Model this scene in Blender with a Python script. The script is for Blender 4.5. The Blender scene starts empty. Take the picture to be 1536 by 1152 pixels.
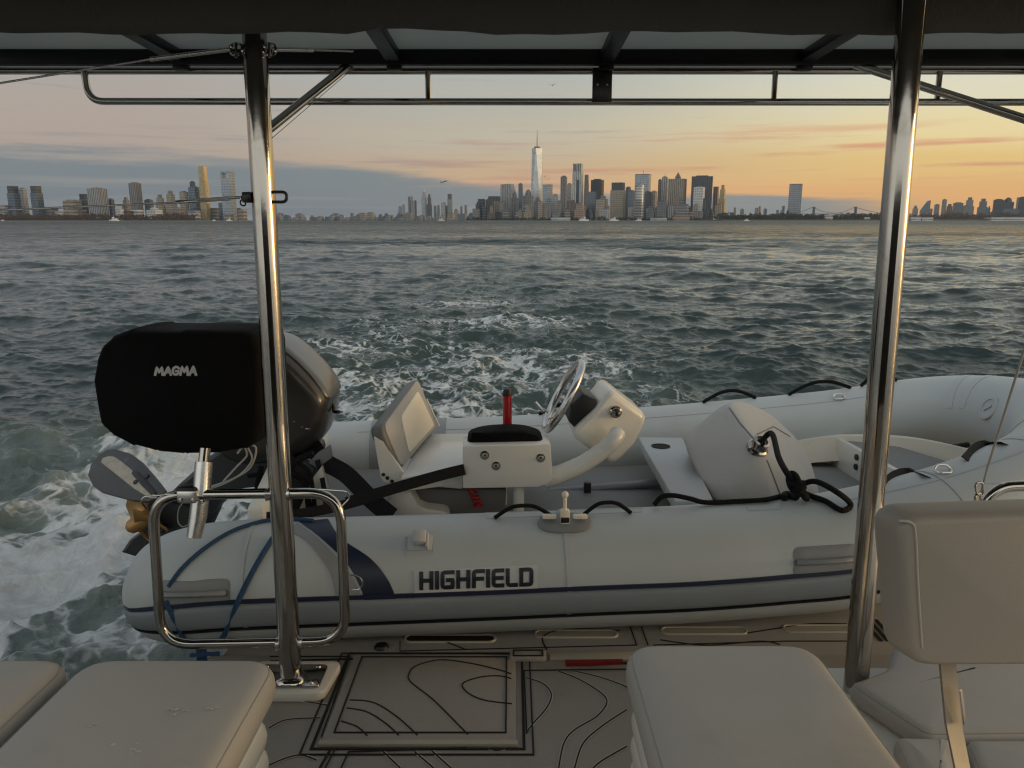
EXPOSURE=0.0; SUN_E=1.1; SKY_MIX=0.02; HAZE=2.6e-5; HAZE_COL=(.60,.72,.86); BACK_BOOST=2.0; DENOISE=True
import bpy, bmesh, math, random
import numpy as np
from mathutils import Vector, Matrix
from mathutils.bvhtree import BVHTree
random.seed(7)
SC = bpy.context.scene
COL = SC.collection
R = math.radians
HC = 2.1                      # eye height above the water
TILT = R(-1.8)                # the moving catamaran trims bow-up, so its stern points slightly down
FPX = 1154.0
PB = R(10.2)                  # camera pitch against the catamaran's own deck
CB, SB = math.cos(PB), math.sin(PB)

def lin(r, g, b):
    f = lambda c: (c/255/12.92) if c/255 <= 0.04045 else ((c/255+0.055)/1.055)**2.4
    return (f(r), f(g), f(b))

# ---- measured sight lines: photograph coordinates -> points in the catamaran's frame (x right, y aft, z up) ----
def ray(px, py):
    u, v = px-768, py-576
    return Vector((u, FPX*CB - v*SB, -(FPX*SB + v*CB)))
def onY(px, py, Y):
    d = ray(px, py); return d*(Y/d.y)
def onZ(px, py, Z):
    d = ray(px, py); return d*(Z/d.z)
def onP(px, py, p, n):
    d = ray(px, py); return d*(Vector(p).dot(Vector(n))/d.dot(Vector(n)))
DL = Vector((.9994, .035, 0)); DN = Vector((-.035, .9994, 0)); DO = Vector((-.1, 2.66, 0))
def onW(px, py, w):
    return onP(px, py, DO+DN*w, DN)

# ---- mesh building ----
class MB:
    def __init__(s): s.v, s.f = [], []
    def add(s, vs, fs):
        k = len(s.v); s.v += [Vector(q) for q in vs]; s.f += [tuple(i+k for i in f) for f in fs]; return s
    def bm(s, b):
        b.verts.index_update(); b.normal_update()
        r = s.add([v.co.copy() for v in b.verts], [[v.index for v in f.verts] for f in b.faces]); b.free(); return r
    def box(s, c, size, r=0, seg=2, rot=None):
        b = bmesh.new(); bmesh.ops.create_cube(b, size=1)
        for v in b.verts: v.co = Vector((v.co.x*size[0], v.co.y*size[1], v.co.z*size[2]))
        if r > 0: bmesh.ops.bevel(b, geom=b.edges[:], offset=r, segments=seg, profile=.5, affect='EDGES')
        for v in b.verts:
            if rot is not None: v.co = rot @ v.co
            v.co += Vector(c)
        return s.bm(b)
    def prism(s, pts, vec, bev=0, seg=2):
        b = bmesh.new(); vs = [b.verts.new(p) for p in pts]
        f = b.faces.new(vs); f.normal_update()
        e = bmesh.ops.extrude_face_region(b, geom=[f])
        for g in e['geom']:
            if isinstance(g, bmesh.types.BMVert): g.co += Vector(vec)
        bmesh.ops.recalc_face_normals(b, faces=b.faces[:])
        if bev > 0:
            ed = [x for x in b.edges if len(x.link_faces) == 2 and x.calc_face_angle(0) > R(50)]
            bmesh.ops.bevel(b, geom=ed, offset=bev, segments=seg, profile=.5, affect='EDGES', clamp_overlap=True)
        return s.bm(b)
    def loft(s, rings, cap=True, closed=False):
        n = len(rings[0]); vs = [p for r in rings for p in r]; fs = []
        m = len(rings)
        for i in range(m if closed else m-1):
            a, c = i*n, ((i+1) % m)*n
            for j in range(n):
                fs.append((a+j, a+(j+1) % n, c+(j+1) % n, c+j))
        if cap and not closed:
            fs.append(tuple(reversed(range(n)))); fs.append(tuple(range((m-1)*n, m*n)))
        return s.add(vs, fs)
    def tube(s, pts, r, n=12, closed=False, cap=True, flat=1.0):
        pts = [Vector(p) for p in pts]; m = len(pts)
        rs = r if isinstance(r, (list, tuple)) else [r]*m
        T = []
        for i in range(m):
            a = pts[i-1] if (i > 0 or closed) else pts[i]; b = pts[(i+1) % m] if (i < m-1 or closed) else pts[i]
            d = b-a; T.append(d.normalized() if d.length > 1e-9 else Vector((0, 0, 1)))
        up = Vector((0, 0, 1)) if abs(T[0].z) < .9 else Vector((0, 1, 0))
        N = (up - T[0]*up.dot(T[0])).normalized(); rings = []
        for i in range(m):
            N = N - T[i]*N.dot(T[i])
            if N.length < 1e-6: N = T[i].orthogonal()
            N.normalize(); B = T[i].cross(N)
            rings.append([pts[i]+(N*math.cos(a)*flat+B*math.sin(a))*rs[i] for a in [2*math.pi*k/n for k in range(n)]])
        return s.loft(rings, cap, closed)
    def lathe(s, prof, c, axis, n=24):
        ax = Vector(axis).normalized(); p = ax.orthogonal().normalized(); q = ax.cross(p)
        return s.loft([[Vector(c)+ax*h+(p*math.cos(a)+q*math.sin(a))*max(r, 1e-5) for a in [2*math.pi*k/n for k in range(n)]] for r, h in prof])
    def ball(s, c, r, seg=16, rot=None):
        b = bmesh.new(); bmesh.ops.create_uvsphere(b, u_segments=seg, v_segments=seg//2, radius=1)
        rr = r if isinstance(r, (tuple, list)) else (r, r, r)
        for v in b.verts:
            q = Vector((v.co.x*rr[0], v.co.y*rr[1], v.co.z*rr[2]))
            v.co = Vector(c)+(rot @ q if rot is not None else q)
        return s.bm(b)
    def ribbon(s, pts, nrm, w, t=.002):
        """flat strip of width w along pts, lying across the given normals, with real thickness t"""
        pts = [Vector(p) for p in pts]; m = len(pts); rings = []
        for i in range(m):
            d = (pts[min(i+1, m-1)]-pts[max(i-1, 0)]).normalized()
            n = Vector(nrm[i] if isinstance(nrm, list) else nrm).normalized(); b = d.cross(n).normalized()
            wi = (w[i] if isinstance(w, list) else w)/2
            rings.append([pts[i]-b*wi, pts[i]+b*wi, pts[i]+b*wi+n*t, pts[i]-b*wi+n*t])
        return s.loft(rings)

def catmull(P, k=8, closed=False):
    P = [Vector(p) for p in P]; out = []; m = len(P)
    for i in range(m if closed else m-1):
        g = lambda j: P[j % m] if closed else P[max(0, min(m-1, j))]
        p0, p1, p2, p3 = g(i-1), g(i), g(i+1), g(i+2)
        for j in range(k):
            t = j/k
            out.append(.5*((2*p1)+(p2-p0)*t+(2*p0-5*p1+4*p2-p3)*t*t+(3*p1-p0-3*p2+p3)*t**3))
    if not closed: out.append(P[-1])
    return out
def fillet(P, r, k=6, closed=True):
    """polyline with every corner rounded at radius r"""
    P = [Vector(p) for p in P]; m = len(P); out = []
    for i in range(m):
        if not closed and i in (0, m-1): out.append(P[i]); continue
        a, b, c = P[i-1], P[i], P[(i+1) % m]
        u, w = (a-b), (c-b); rr = min(r, u.length*.49, w.length*.49)
        s, e = b+u.normalized()*rr, b+w.normalized()*rr
        for j in range(k+1):
            t = j/k; out.append(s*(1-t)**2+b*2*t*(1-t)+e*t*t)
    return out

ORG = {}; BOAT = set()
def tagp(o, label=None, cat=None, group=None, kind=None):
    if label: o['label'] = label
    if cat: o['category'] = cat
    if group: o['group'] = group
    if kind: o['kind'] = kind
    return o
def thing(name, label, cat, loc=(0, 0, 0), group=None, boat=True, rz=0):
    o = bpy.data.objects.new(name, None); COL.objects.link(o); o.empty_display_size = .1
    o.location = loc; o.rotation_euler = (0, 0, rz); ORG[o] = Vector(loc)
    tagp(o, label, cat, group)
    if boat: BOAT.add(o)
    return o
def obj(name, mb, mat, parent=None, label=None, cat=None, group=None, kind=None, boat=True, sharp=38, local=False):
    me = bpy.data.meshes.new(name)
    if parent is None:
        xs = [v.x for v in mb.v]; ys = [v.y for v in mb.v]; zs = [v.z for v in mb.v]
        org = Vector(((min(xs)+max(xs))/2, (min(ys)+max(ys))/2, min(zs)))
    else: org = ORG[parent]
    if local: org = Vector((0, 0, 0))
    me.from_pydata([v-org for v in mb.v], [], mb.f); me.update()
    b = bmesh.new(); b.from_mesh(me); bmesh.ops.recalc_face_normals(b, faces=b.faces[:]); b.to_mesh(me); b.free()
    me.polygons.foreach_set('use_smooth', [True]*len(me.polygons))
    me.set_sharp_from_angle(angle=R(sharp))
    me.materials.append(mat)
    o = bpy.data.objects.new(name, me); COL.objects.link(o)
    ORG[o] = org if parent is None else ORG[parent]
    if parent is None:
        o.location = org
        if boat: BOAT.add(o)
    else: o.parent = parent
    tagp(o, label, cat, group, kind)
    return o
def copy_tree(o, parent=None):
    c = o.copy(); COL.objects.link(c)
    if parent is not None: c.parent = parent
    elif o in BOAT: BOAT.add(c)
    ORG[c] = ORG[o]
    for ch in [x for x in o.children if x is not c]: copy_tree(ch, c)
    return c

# ---- materials ----
def nodes(mat):
    mat.use_nodes = True; nt = mat.node_tree; nt.nodes.clear(); return nt
def N(nt, t, **kw):
    n = nt.nodes.new(t)
    for k, v in kw.items():
        if k.startswith('i_'):
            key = k[2:].replace('_', ' '); key = int(key) if key.isdigit() else key
            if hasattr(v, 'is_linked') or isinstance(v, bpy.types.NodeSocket): nt.links.new(v, n.inputs[key])
            else: n.inputs[key].default_value = v
        else: setattr(n, k, v)
    return n
def MA(nt, op, a, b=None, c=None, clamp=False):
    n = nt.nodes.new('ShaderNodeMath'); n.operation = op; n.use_clamp = clamp
    for i, v in enumerate((a, b, c)):
        if v is None: continue
        if isinstance(v, bpy.types.NodeSocket): nt.links.new(v, n.inputs[i])
        else: n.inputs[i].default_value = v
    return n.outputs[0]
def SS(nt, v, a, b):
    n = nt.nodes.new('ShaderNodeMapRange'); n.interpolation_type = 'SMOOTHSTEP'
    nt.links.new(v, n.inputs[0])
    for k, x in ((1, a), (2, b)):
        if isinstance(x, bpy.types.NodeSocket): nt.links.new(x, n.inputs[k])
        else: n.inputs[k].default_value = x
    return n.outputs[0]
def MIX(nt, f, a, b, mode='MIX'):
    n = nt.nodes.new('ShaderNodeMix'); n.data_type = 'RGBA'; n.blend_type = mode
    for k, v in ((0, f), (6, a), (7, b)):
        if isinstance(v, bpy.types.NodeSocket): nt.links.new(v, n.inputs[k])
        elif k == 0: n.inputs[0].default_value = v
        else: n.inputs[k].default_value = (*v, 1) if len(v) == 3 else v
    return n.outputs[2]
def pm(name, col, rough=.5, metal=0, var=.12, vs=6, bump=0, bs=60, dirt=None, dirt_s=3, coat=0, spec=.5, rvar=.1, sheen=0, stretch=(1, 1, 1)):
    """Principled material: colour mottled by noise, fine bump, optional smudges of a second colour"""
    m = bpy.data.materials.new(name); nt = nodes(m)
    out = N(nt, 'ShaderNodeOutputMaterial'); p = N(nt, 'ShaderNodeBsdfPrincipled')
    tc = N(nt, 'ShaderNodeTexCoord'); mp = N(nt, 'ShaderNodeMapping', i_Vector=tc.outputs['Object']); mp.inputs['Scale'].default_value = stretch
    no = N(nt, 'ShaderNodeTexNoise', i_Vector=mp.outputs[0]); no.inputs['Scale'].default_value = vs; no.inputs['Detail'].default_value = 6
    f = no.outputs['Fac']
    c = MIX(nt, f, tuple(x*(1-var) for x in col), tuple(min(1, x*(1+var)) for x in col))
    if dirt:
        n2 = N(nt, 'ShaderNodeTexNoise', i_Vector=mp.outputs[0]); n2.inputs['Scale'].default_value = dirt_s; n2.inputs['Detail'].default_value = 9; n2.inputs['Roughness'].default_value = .65
        c = MIX(nt, MA(nt, 'MULTIPLY', SS(nt, n2.outputs['Fac'], .54, .72), .7), c, dirt)
    nt.links.new(c, p.inputs['Base Color'])
    rn = N(nt, 'ShaderNodeTexNoise', i_Vector=mp.outputs[0]); rn.inputs['Scale'].default_value = vs*2.3; rn.inputs['Detail'].default_value = 5
    nt.links.new(MA(nt, 'ADD', rough-rvar/2, MA(nt, 'MULTIPLY', rn.outputs['Fac'], rvar)), p.inputs['Roughness'])
    p.inputs['Metallic'].default_value = metal; p.inputs['Coat Weight'].default_value = coat; p.inputs['Specular IOR Level'].default_value = spec
    p.inputs['Sheen Weight'].default_value = sheen
    if bump:
        bn = N(nt, 'ShaderNodeTexNoise', i_Vector=mp.outputs[0]); bn.inputs['Scale'].default_value = bs; bn.inputs['Detail'].default_value = 4
        bp = N(nt, 'ShaderNodeBump', i_Height=bn.outputs['Fac']); bp.inputs['Strength'].default_value = bump; bp.inputs['Distance'].default_value = .01
        nt.links.new(bp.outputs[0], p.inputs['Normal'])
    nt.links.new(p.outputs[0], out.inputs[0]); return m

MT = dict(
 steel=pm('polished_steel', (.45, .42, .385), .1, 1, .05, 9, bump=.02, bs=14, rvar=.08, dirt=(.30, .27, .24), dirt_s=7),
 satin=pm('satin_steel', (.62, .61, .60), .28, 1, .06, 20, rvar=.12),
 tube=pm('pale_grey_pvc', (.435, .468, .47), .48, 0, .06, 3, bump=.06, bs=90, dirt=(.40, .42, .42), dirt_s=2.2),
 seam=pm('seam_tape', (.43, .455, .46), .5, 0, .06, 4),
 strake=pm('grey_rubber', (.19, .215, .235), .55, 0, .12, 5, bump=.1, bs=80, dirt=(.26, .28, .29), dirt_s=5, stretch=(.3, 1, 2)),
 midgrey=pm('mid_grey_pvc', (.24, .255, .265), .5, 0, .06, 4, bump=.05, bs=90),
 patch=pm('patch_grey', (.21, .22, .22), .5, 0, .08, 8, bump=.08, bs=70),
 navy=pm('navy_vinyl', (.010, .016, .040), .4, 0, .1, 4),
 letter=pm('black_print', (.008, .009, .014), .42, 0, .1, 8),
 white=pm('white_gelcoat', (.70, .68, .62), .3, 0, .04, 4, coat=.3, dirt=(.60, .57, .50), dirt_s=3),
 cream=pm('cream_gelcoat', (.66, .62, .53), .35, 0, .05, 4, dirt=(.5, .46, .38), dirt_s=4),
 vinyl=pm('taupe_vinyl', (.40, .38, .35), .52, 0, .05, 2.5, bump=.10, bs=260, dirt=(.35, .33, .30), dirt_s=3.5),
 vinyl_light=pm('pale_vinyl', (.78, .70, .56), .5, 0, .05, 4, bump=.08, bs=200),
 vinyl_grey=pm('grey_vinyl', (.36, .345, .32), .5, 0, .05, 4, bump=.08, bs=200),
 vinyl_dark=pm('dark_grey_vinyl', (.15, .145, .135), .5, 0, .06, 4, bump=.08, bs=200),
 canvas=pm('pale_canvas', (.46, .45, .43), .7, 0, .07, 5, bump=.2, bs=35, dirt=(.38, .37, .35), dirt_s=4),
 blackcloth=pm('black_canvas', (.0035, .0035, .004), .85, 0, .2, 6, bump=.9, bs=11, spec=.15),
 darkcloth=pm('charcoal_canvas', (.105, .10, .09), .85, 0, .18, 3, bump=.4, bs=120, spec=.2, stretch=(1, 1, .4)),
 black=pm('black_plastic', (.010, .010, .011), .45, 0, .15, 9, bump=.05, bs=60),
 rope=pm('black_rope', (.008, .008, .009), .8, 0, .3, 60, bump=.9, bs=180, spec=.2),
 strap=pm('black_webbing', (.010, .010, .011), .75, 0, .2, 30, bump=.4, bs=300, spec=.25),
 bluerope=pm('blue_rope', (.008, .05, .13), .7, 0, .2, 60, bump=.8, bs=220),
 cowl=pm('graphite_paint', (.036, .034, .031), .34, .15, .08, 5, coat=.3),
 cowl_top=pm('silver_grey_paint', (.085, .085, .085), .34, .25, .08, 5, coat=.35),
 leg=pm('dark_grey_paint', (.030, .033, .038), .42, .1, .2, 7, dirt=(.08, .08, .078), dirt_s=6, bump=.05, bs=30),
 plate=pm('worn_grey_paint', (.055, .058, .062), .48, .1, .25, 9, dirt=(.15, .145, .135), dirt_s=10, bump=.1, bs=40),
 bare=pm('salty_bare_metal', (.42, .38, .31), .55, .35, .25, 30, dirt=(.20, .18, .14), dirt_s=40, bump=.3, bs=90),
 brass=pm('worn_gold_paint', (.42, .24, .085), .42, .45, .2, 9, dirt=(.24, .13, .05), dirt_s=8),
 red=pm('red_plastic', (.42, .010, .012), .25, 0, .1, 8, coat=.3),
 wine=pm('dark_red_plastic', (.16, .006, .008), .35, 0, .1, 8),
 eva=pm('taupe_deck_foam', (.33, .305, .27), .78, 0, .07, 3, bump=.25, bs=240, dirt=(.27, .25, .22), dirt_s=2.5, spec=.3),
 groove_edge=pm('cut_foam_edge', (.46, .43, .38), .8, 0, .06, 8),
 welt=pm('welt_vinyl', (.335, .315, .285), .5, 0, .05, 6),
 panel=pm('letter_panel', (.52, .535, .525), .45, 0, .04, 6),
 groove=pm('dark_groove', (.026, .023, .020), .8, 0, .2, 12, spec=.2),
 slot=pm('moulded_cream', (.40, .36, .29), .4, 0, .08, 8),
 roofpanel=pm('panel_underside', (.52, .55, .55), .42, 0, .10, 2, dirt=(.40, .42, .42), dirt_s=2, stretch=(.4, 3, 1)),
 beam=pm('black_anodised', (.012, .012, .013), .4, .3, .15, 6),
 tint=pm('smoked_plate', (.020, .018, .016), .3, 0, .3, 10, dirt=(.05, .045, .04), dirt_s=9),
 floor=pm('grey_deck_paint', (.20, .20, .195), .6, 0, .08, 5, bump=.2, bs=150),
 dark=pm('dark_interior', (.030, .028, .025), .7, 0, .2, 3),
 cable=pm('grey_cable', (.32, .31, .29), .5, 0, .1, 20),
 wood=pm('oar_grey', (.24, .25, .26), .4, .3, .08, 9),
)

def translucent(m, col, f):
    nt = m.node_tree; o = [n for n in nt.nodes if n.type == 'OUTPUT_MATERIAL'][0]; p = [n for n in nt.nodes if n.type == 'BSDF_PRINCIPLED'][0]
    t = N(nt, 'ShaderNodeBsdfTranslucent'); t.inputs[0].default_value = (*col, 1); x = N(nt, 'ShaderNodeMixShader'); x.inputs[0].default_value = f
    nt.links.new(p.outputs[0], x.inputs[1]); nt.links.new(t.outputs[0], x.inputs[2]); nt.links.new(x.outputs[0], o.inputs[0])
translucent(MT['roofpanel'], (.52, .56, .56), .48)
# ================= camera, sky, sun =================
cam = bpy.data.objects.new('camera', bpy.data.cameras.new('camera')); COL.objects.link(cam); SC.camera = cam
cam.location = (0, 0, HC); cam.rotation_euler = (R(90-12), 0, 0)
cam.data.sensor_width = 36; cam.data.lens = 36*FPX/1536; cam.data.clip_start = .05; cam.data.clip_end = 40000
SC.view_settings.view_transform = 'Standard'; SC.view_settings.look = 'None'; SC.view_settings.exposure = EXPOSURE; SC.view_settings.gamma = 1
SC.cycles.use_denoising = DENOISE; SC.cycles.pixel_filter_type = 'BLACKMAN_HARRIS'; SC.cycles.filter_width = 1.25
try: SC.cycles.denoiser = 'OPENIMAGEDENOISE'
except Exception: pass
SC.cycles.max_bounces = 8; SC.cycles.volume_bounces = 0; SC.cycles.sample_clamp_indirect = 4
SUN_AZ, SUN_EL = R(94), R(3.0)
sun = bpy.data.objects.new('sun', bpy.data.lights.new('sun', 'SUN')); COL.objects.link(sun)
sdir = Vector((math.sin(SUN_AZ)*math.cos(SUN_EL), math.cos(SUN_AZ)*math.cos(SUN_EL), math.sin(SUN_EL)))
sun.rotation_euler = sdir.to_track_quat('Z', 'Y').to_euler()
sun.data.energy = SUN_E; sun.data.angle = R(12); sun.data.color = (1, .72, .40)

w = bpy.data.worlds.new('World'); SC.world = w; w.use_nodes = True; nt = w.node_tree; nt.nodes.clear()
out = N(nt, 'ShaderNodeOutputWorld'); bg = N(nt, 'ShaderNodeBackground')
tc = N(nt, 'ShaderNodeTexCoord'); d = tc.outputs['Generated']
sep = N(nt, 'ShaderNodeSeparateXYZ', i_Vector=d); X, Y, Z = sep.outputs
hl = MA(nt, 'SQRT', MA(nt, 'ADD', MA(nt, 'MULTIPLY', X, X), MA(nt, 'MULTIPLY', Y, Y)))
az = MA(nt, 'DIVIDE', X, MA(nt, 'MAXIMUM', hl, .001))          # sine of the bearing, right positive
def noise(sx, sy, sz, scale, detail=6, rough=.55, off=0):
    mp = N(nt, 'ShaderNodeMapping', i_Vector=d); mp.inputs['Scale'].default_value = (sx, sy, sz); mp.inputs['Location'].default_value = (off, off*.7, off*.3)
    n = N(nt, 'ShaderNodeTexNoise', i_Vector=mp.outputs[0]); n.inputs['Scale'].default_value = scale; n.inputs['Detail'].default_value = detail; n.inputs['Roughness'].default_value = rough
    return n.outputs['Fac']
warp = MA(nt, 'MULTIPLY', MA(nt, 'SUBTRACT', noise(1, 1, 7, 3.0), .5), .05)
zz = MA(nt, 'MAXIMUM', MA(nt, 'ADD', Z, MA(nt, 'MULTIPLY', warp, SS(nt, Z, .0, .12))), 0)
def ramp(stops):
    r = N(nt, 'ShaderNodeValToRGB'); r.color_ramp.interpolation = 'EASE'
    nt.links.new(MA(nt, 'POWER', zz, .5), r.inputs[0]); els = r.color_ramp.elements
    while len(els) < len(stops): els.new(.5)
    for e, (p, c) in zip(els, stops): e.position = p**.5; e.color = (*lin(*c), 1)
    return r.outputs[0]
left = ramp([(0, (176, 156, 146)), (.06, (172, 154, 145)), (.11, (173, 157, 148)), (.15, (168, 159, 153)), (.19, (166, 167, 170)), (.4, (166, 172, 178)), (1, (140, 150, 162))])
mid = ramp([(0, (224, 168, 124)), (.035, (222, 172, 126)), (.065, (203, 172, 136)), (.10, (191, 181, 161)), (.14, (179, 177, 165)), (.19, (172, 175, 172)), (.4, (176, 181, 183)), (1, (140, 150, 162))])
right = ramp([(0, (230, 168, 104)), (.03, (232, 174, 106)), (.065, (236, 196, 118)), (.10, (236, 216, 160)), (.14, (224, 217, 188)), (.19, (212, 214, 204)), (.4, (190, 192, 186)), (1, (140, 150, 162))])
c = MIX(nt, SS(nt, az, -.48, .05), left, mid)
c = MIX(nt, SS(nt, az, .0, .50), c, right)
# thin dusty-pink streaks
st = noise(1, 1, 24, 3.2, 7, .6, 2.3)
win = MA(nt, 'MULTIPLY', SS(nt, Z, .030, .055), SS(nt, Z, .125, .085))
c = MIX(nt, MA(nt, 'MULTIPLY', MA(nt, 'MULTIPLY', SS(nt, st, .50, .66), win), .8), c, MIX(nt, SS(nt, az, -.35, .3), lin(146, 140, 144), lin(214, 142, 108)))
# small grey-blue cloud flecks
fl = noise(1, 1, 16, 5.5, 6, .6, 7.1)
c = MIX(nt, MA(nt, 'MULTIPLY', MA(nt, 'MULTIPLY', SS(nt, fl, .60, .70), MA(nt, 'MULTIPLY', SS(nt, Z, .03, .06), SS(nt, Z, .2, .1))), MA(nt, 'MULTIPLY', SS(nt, az, .45, -.25), .75)), c, lin(132, 138, 146))
# the blue-grey bank along the horizon, higher to the north-west
bh = MA(nt, 'ADD', MA(nt, 'ADD', .020, MA(nt, 'MULTIPLY', SS(nt, az, .20, -.42), .043)), MA(nt, 'MULTIPLY', SS(nt, az, .50, .30), .010))
bn = MA(nt, 'MULTIPLY', MA(nt, 'SUBTRACT', noise(1, 1, 15, 2.8, 9, .62, 4.4), .5), .078)
bn = MA(nt, 'ADD', MA(nt, 'MULTIPLY', bn, .6), MA(nt, 'MULTIPLY', MA(nt, 'SUBTRACT', noise(1, 1, 11, 6.5, 8, .6, 1.3), .5), .045))
bz = MA(nt, 'ADD', Z, bn)
bank = MA(nt, 'MULTIPLY', SS(nt, bz, MA(nt, 'ADD', bh, .010), MA(nt, 'SUBTRACT', bh, .010)), SS(nt, az, .52, .34))
bcol = MIX(nt, SS(nt, az, -.45, .3), lin(106, 120, 132), lin(126, 136, 140))
bst = noise(1, 1, 40, 2.4, 5, .5, 9.9)
bcol = MIX(nt, MA(nt, 'MULTIPLY', SS(nt, bst, .48, .68), .50), bcol, lin(152, 149, 146))
c = MIX(nt, MA(nt, 'MULTIPLY', bank, .97), c, bcol)
# the sky behind the viewer is brightened beyond nature to fill the foreground
c = MIX(nt, MA(nt, 'MULTIPLY', SS(nt, Y, .1, -.5), .92), c, tuple(q*BACK_BOOST for q in lin(184, 184, 178)))
# glow where the sun is coming up
dot = N(nt, 'ShaderNodeVectorMath', operation='DOT_PRODUCT'); nt.links.new(d, dot.inputs[0]); dot.inputs[1].default_value = sdir
glow = MA(nt, 'POWER', MA(nt, 'MAXIMUM', dot.outputs['Value'], 0), 14)
c = MIX(nt, 1.0, c, MIX(nt, glow, (0, 0, 0), (2.6, 1.45, .32)), 'ADD')
# the physical sky adds its own faint fill
sk = N(nt, 'ShaderNodeTexSky'); sk.sky_type = 'NISHITA'; sk.sun_disc = False; sk.sun_elevation = SUN_EL; sk.sun_rotation = SUN_AZ
c = MIX(nt, SKY_MIX, c, sk.outputs[0], 'ADD')
c = MIX(nt, SS(nt, Z, -.01, -.10), c, lin(70, 80, 84))
nt.links.new(c, bg.inputs[0]); bg.inputs[1].default_value = 1.02
nt.links.new(bg.outputs[0], out.inputs[0])

# ================= water =================
def ocean_tile(n, L, wind, ang, lmin, lmax, seed, spread=2):
    rng = np.random.default_rng(seed); k = 2*np.pi*np.fft.fftfreq(n, L/n); kx, ky = np.meshgrid(k, k, indexing='ij')
    kk = np.hypot(kx, ky); kk[0, 0] = 1; lw = wind**2/9.81
    c = (kx*math.cos(ang)+ky*math.sin(ang))/kk
    P = np.exp(-1/(kk*lw)**2)/kk**4*(np.abs(c)**spread*.9+.1)*np.exp(-(kk*lmin/6.28)**2)*np.exp(-(6.28/(kk*lmax))**4); P[0, 0] = 0
    h0 = (rng.standard_normal((n, n))+1j*rng.standard_normal((n, n)))*np.sqrt(P)
    h = np.real(np.fft.ifft2(h0)); s = 1/h.std()
    return h*s, np.real(np.fft.ifft2(1j*kx/kk*h0))*s, np.real(np.fft.ifft2(1j*ky/kk*h0))*s, L
def samp(t, x, y, ca=1, sa=0):
    n = t[0].shape[0]; u = ((x*ca-y*sa)/t[3]*n) % n; v = ((x*sa+y*ca)/t[3]*n) % n
    i = np.floor(u).astype(int); j = np.floor(v).astype(int); fu, fv = u-i, v-j; i %= n; j %= n; i1 = (i+1) % n; j1 = (j+1) % n
    g = lambda a: a[i, j]*(1-fu)*(1-fv)+a[i1, j]*fu*(1-fv)+a[i, j1]*(1-fu)*fv+a[i1, j1]*fu*fv
    h, a, b = g(t[0]), g(t[1]), g(t[2])
    return h, a*ca+b*sa, -a*sa+b*ca
rs = [1.2]
while rs[-1] < 9500:
    r_ = rs[-1]; rs.append(r_+max(.022, min(r_*r_/2423*.45, r_*.12)))
rs = np.array(rs)
th = np.concatenate([np.linspace(-50, 50, 1000), np.linspace(52, 308, 90)])*math.pi/180
rg, tg = np.meshgrid(rs, th, indexing='ij'); x0 = rg*np.sin(tg); y0 = rg*np.cos(tg)
big = ocean_tile(1024, 113.0, 2.9, R(72), .45, 14, 3, 8); small = ocean_tile(1024, 29.0, 1.15, R(86), .12, 2.6, 11, 5); tiny = ocean_tile(512, 8.3, .62, R(80), .06, 1.0, 23, 3); boil = ocean_tile(1024, 11.0, 3.0, R(90), .05, 1.6, 5, 0)
def G(x, y, cx, cy, sx, sy): return np.exp(-((x-cx)/sx)**2-((y-cy)/sy)**2)
n1 = samp(big, x0*1.3+13, y0*1.3)[0]; n2 = samp(small, x0*.8, y0*.8+5)[0]
# wash of the two hulls and the churned lane between them
lane = np.exp(-((x0+.9-.02*y0)/(2.3+.045*y0))**2)*np.clip((y0-2)/4, 0, 1)
hl_ = np.exp(-((x0+2.9+.35*n1*.4)/(1.2+.05*y0))**2)*np.exp(-np.clip(y0-6, 0, None)/6.0)
blob_ = G(x0, y0, -3.05, 3.9, .6, .85); port = G(x0, y0, -3.1, 4.0, .75, 1.1)*1.05+G(x0, y0, -4.6, 5.8, 1.5, 1.5)*.62+G(x0, y0, -2.6, 6.6, 1.7, 1.1)*.55+G(x0, y0, -2.1, 3.2, .7, .8)*.45
hr_ = np.exp(-((x0-1.5+.1*n1)/(.75+.06*y0))**2)*np.exp(-np.clip(y0-8, 0, None)/5)
foam = .85*blob_+.47*port+.30*hl_+.36*hr_+lane*(.46*np.exp(-np.clip(y0-6, 0, None)/9)+.27*np.exp(-np.clip(y0-6, 0, None)/60))
foam += .30*G(x0, y0, -1.6, 19.5, 1.3, 1.6)+.34*G(x0, y0, -2.9, 13.5, .9, 1.5)
churn = np.clip(lane*np.exp(-y0/60)*1.1+port+.6*hl_+.6*hr_, 0, 1.3)
fadeb = np.clip(1.15-rg/2600, .25, 1); fades = np.clip(1.1-rg/160, 0, 1)
A, Bx, By = samp(big, x0, y0); a2, bx2, by2 = samp(small, x0, y0); a4, bx4, by4 = samp(tiny, x0, y0, .97, .24); a3, bx3, by3 = samp(boil, x0, y0, .96, -.28)
hb = .078*fadeb*(1-.45*np.clip(churn, 0, 1)); ht = .0052*np.clip(1.2-rg/50, 0, 1); hs = .0165*fades*(1+.25*np.clip(churn, 0, 1)); hc = .042*churn*np.clip(1.2-rg/40, 0, 1)
near = np.clip((rg-1.5)/3.5, .25, 1)
zz_ = (A*hb+a2*hs+a3*hc+a4*ht)*near
xx_ = x0+(Bx*hb*.9+bx2*hs*.9+bx3*hc*.6)*near; yy_ = y0+(By*hb*.9+by2*hs*.9+by3*hc*.6)*near
crest = np.clip((A*hb+a2*hs-.19)/.08, 0, 1)*np.clip(1-rg/260, 0, 1)*.26
foam = np.clip(foam*(1+.28*n1+.12*n2)+crest, 0, 1.25)
nr, nc = rg.shape
co = np.stack([xx_, yy_, zz_], -1).reshape(-1, 3)
idx = np.arange(nr*nc).reshape(nr, nc); nx = np.roll(idx, -1, 1)
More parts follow.
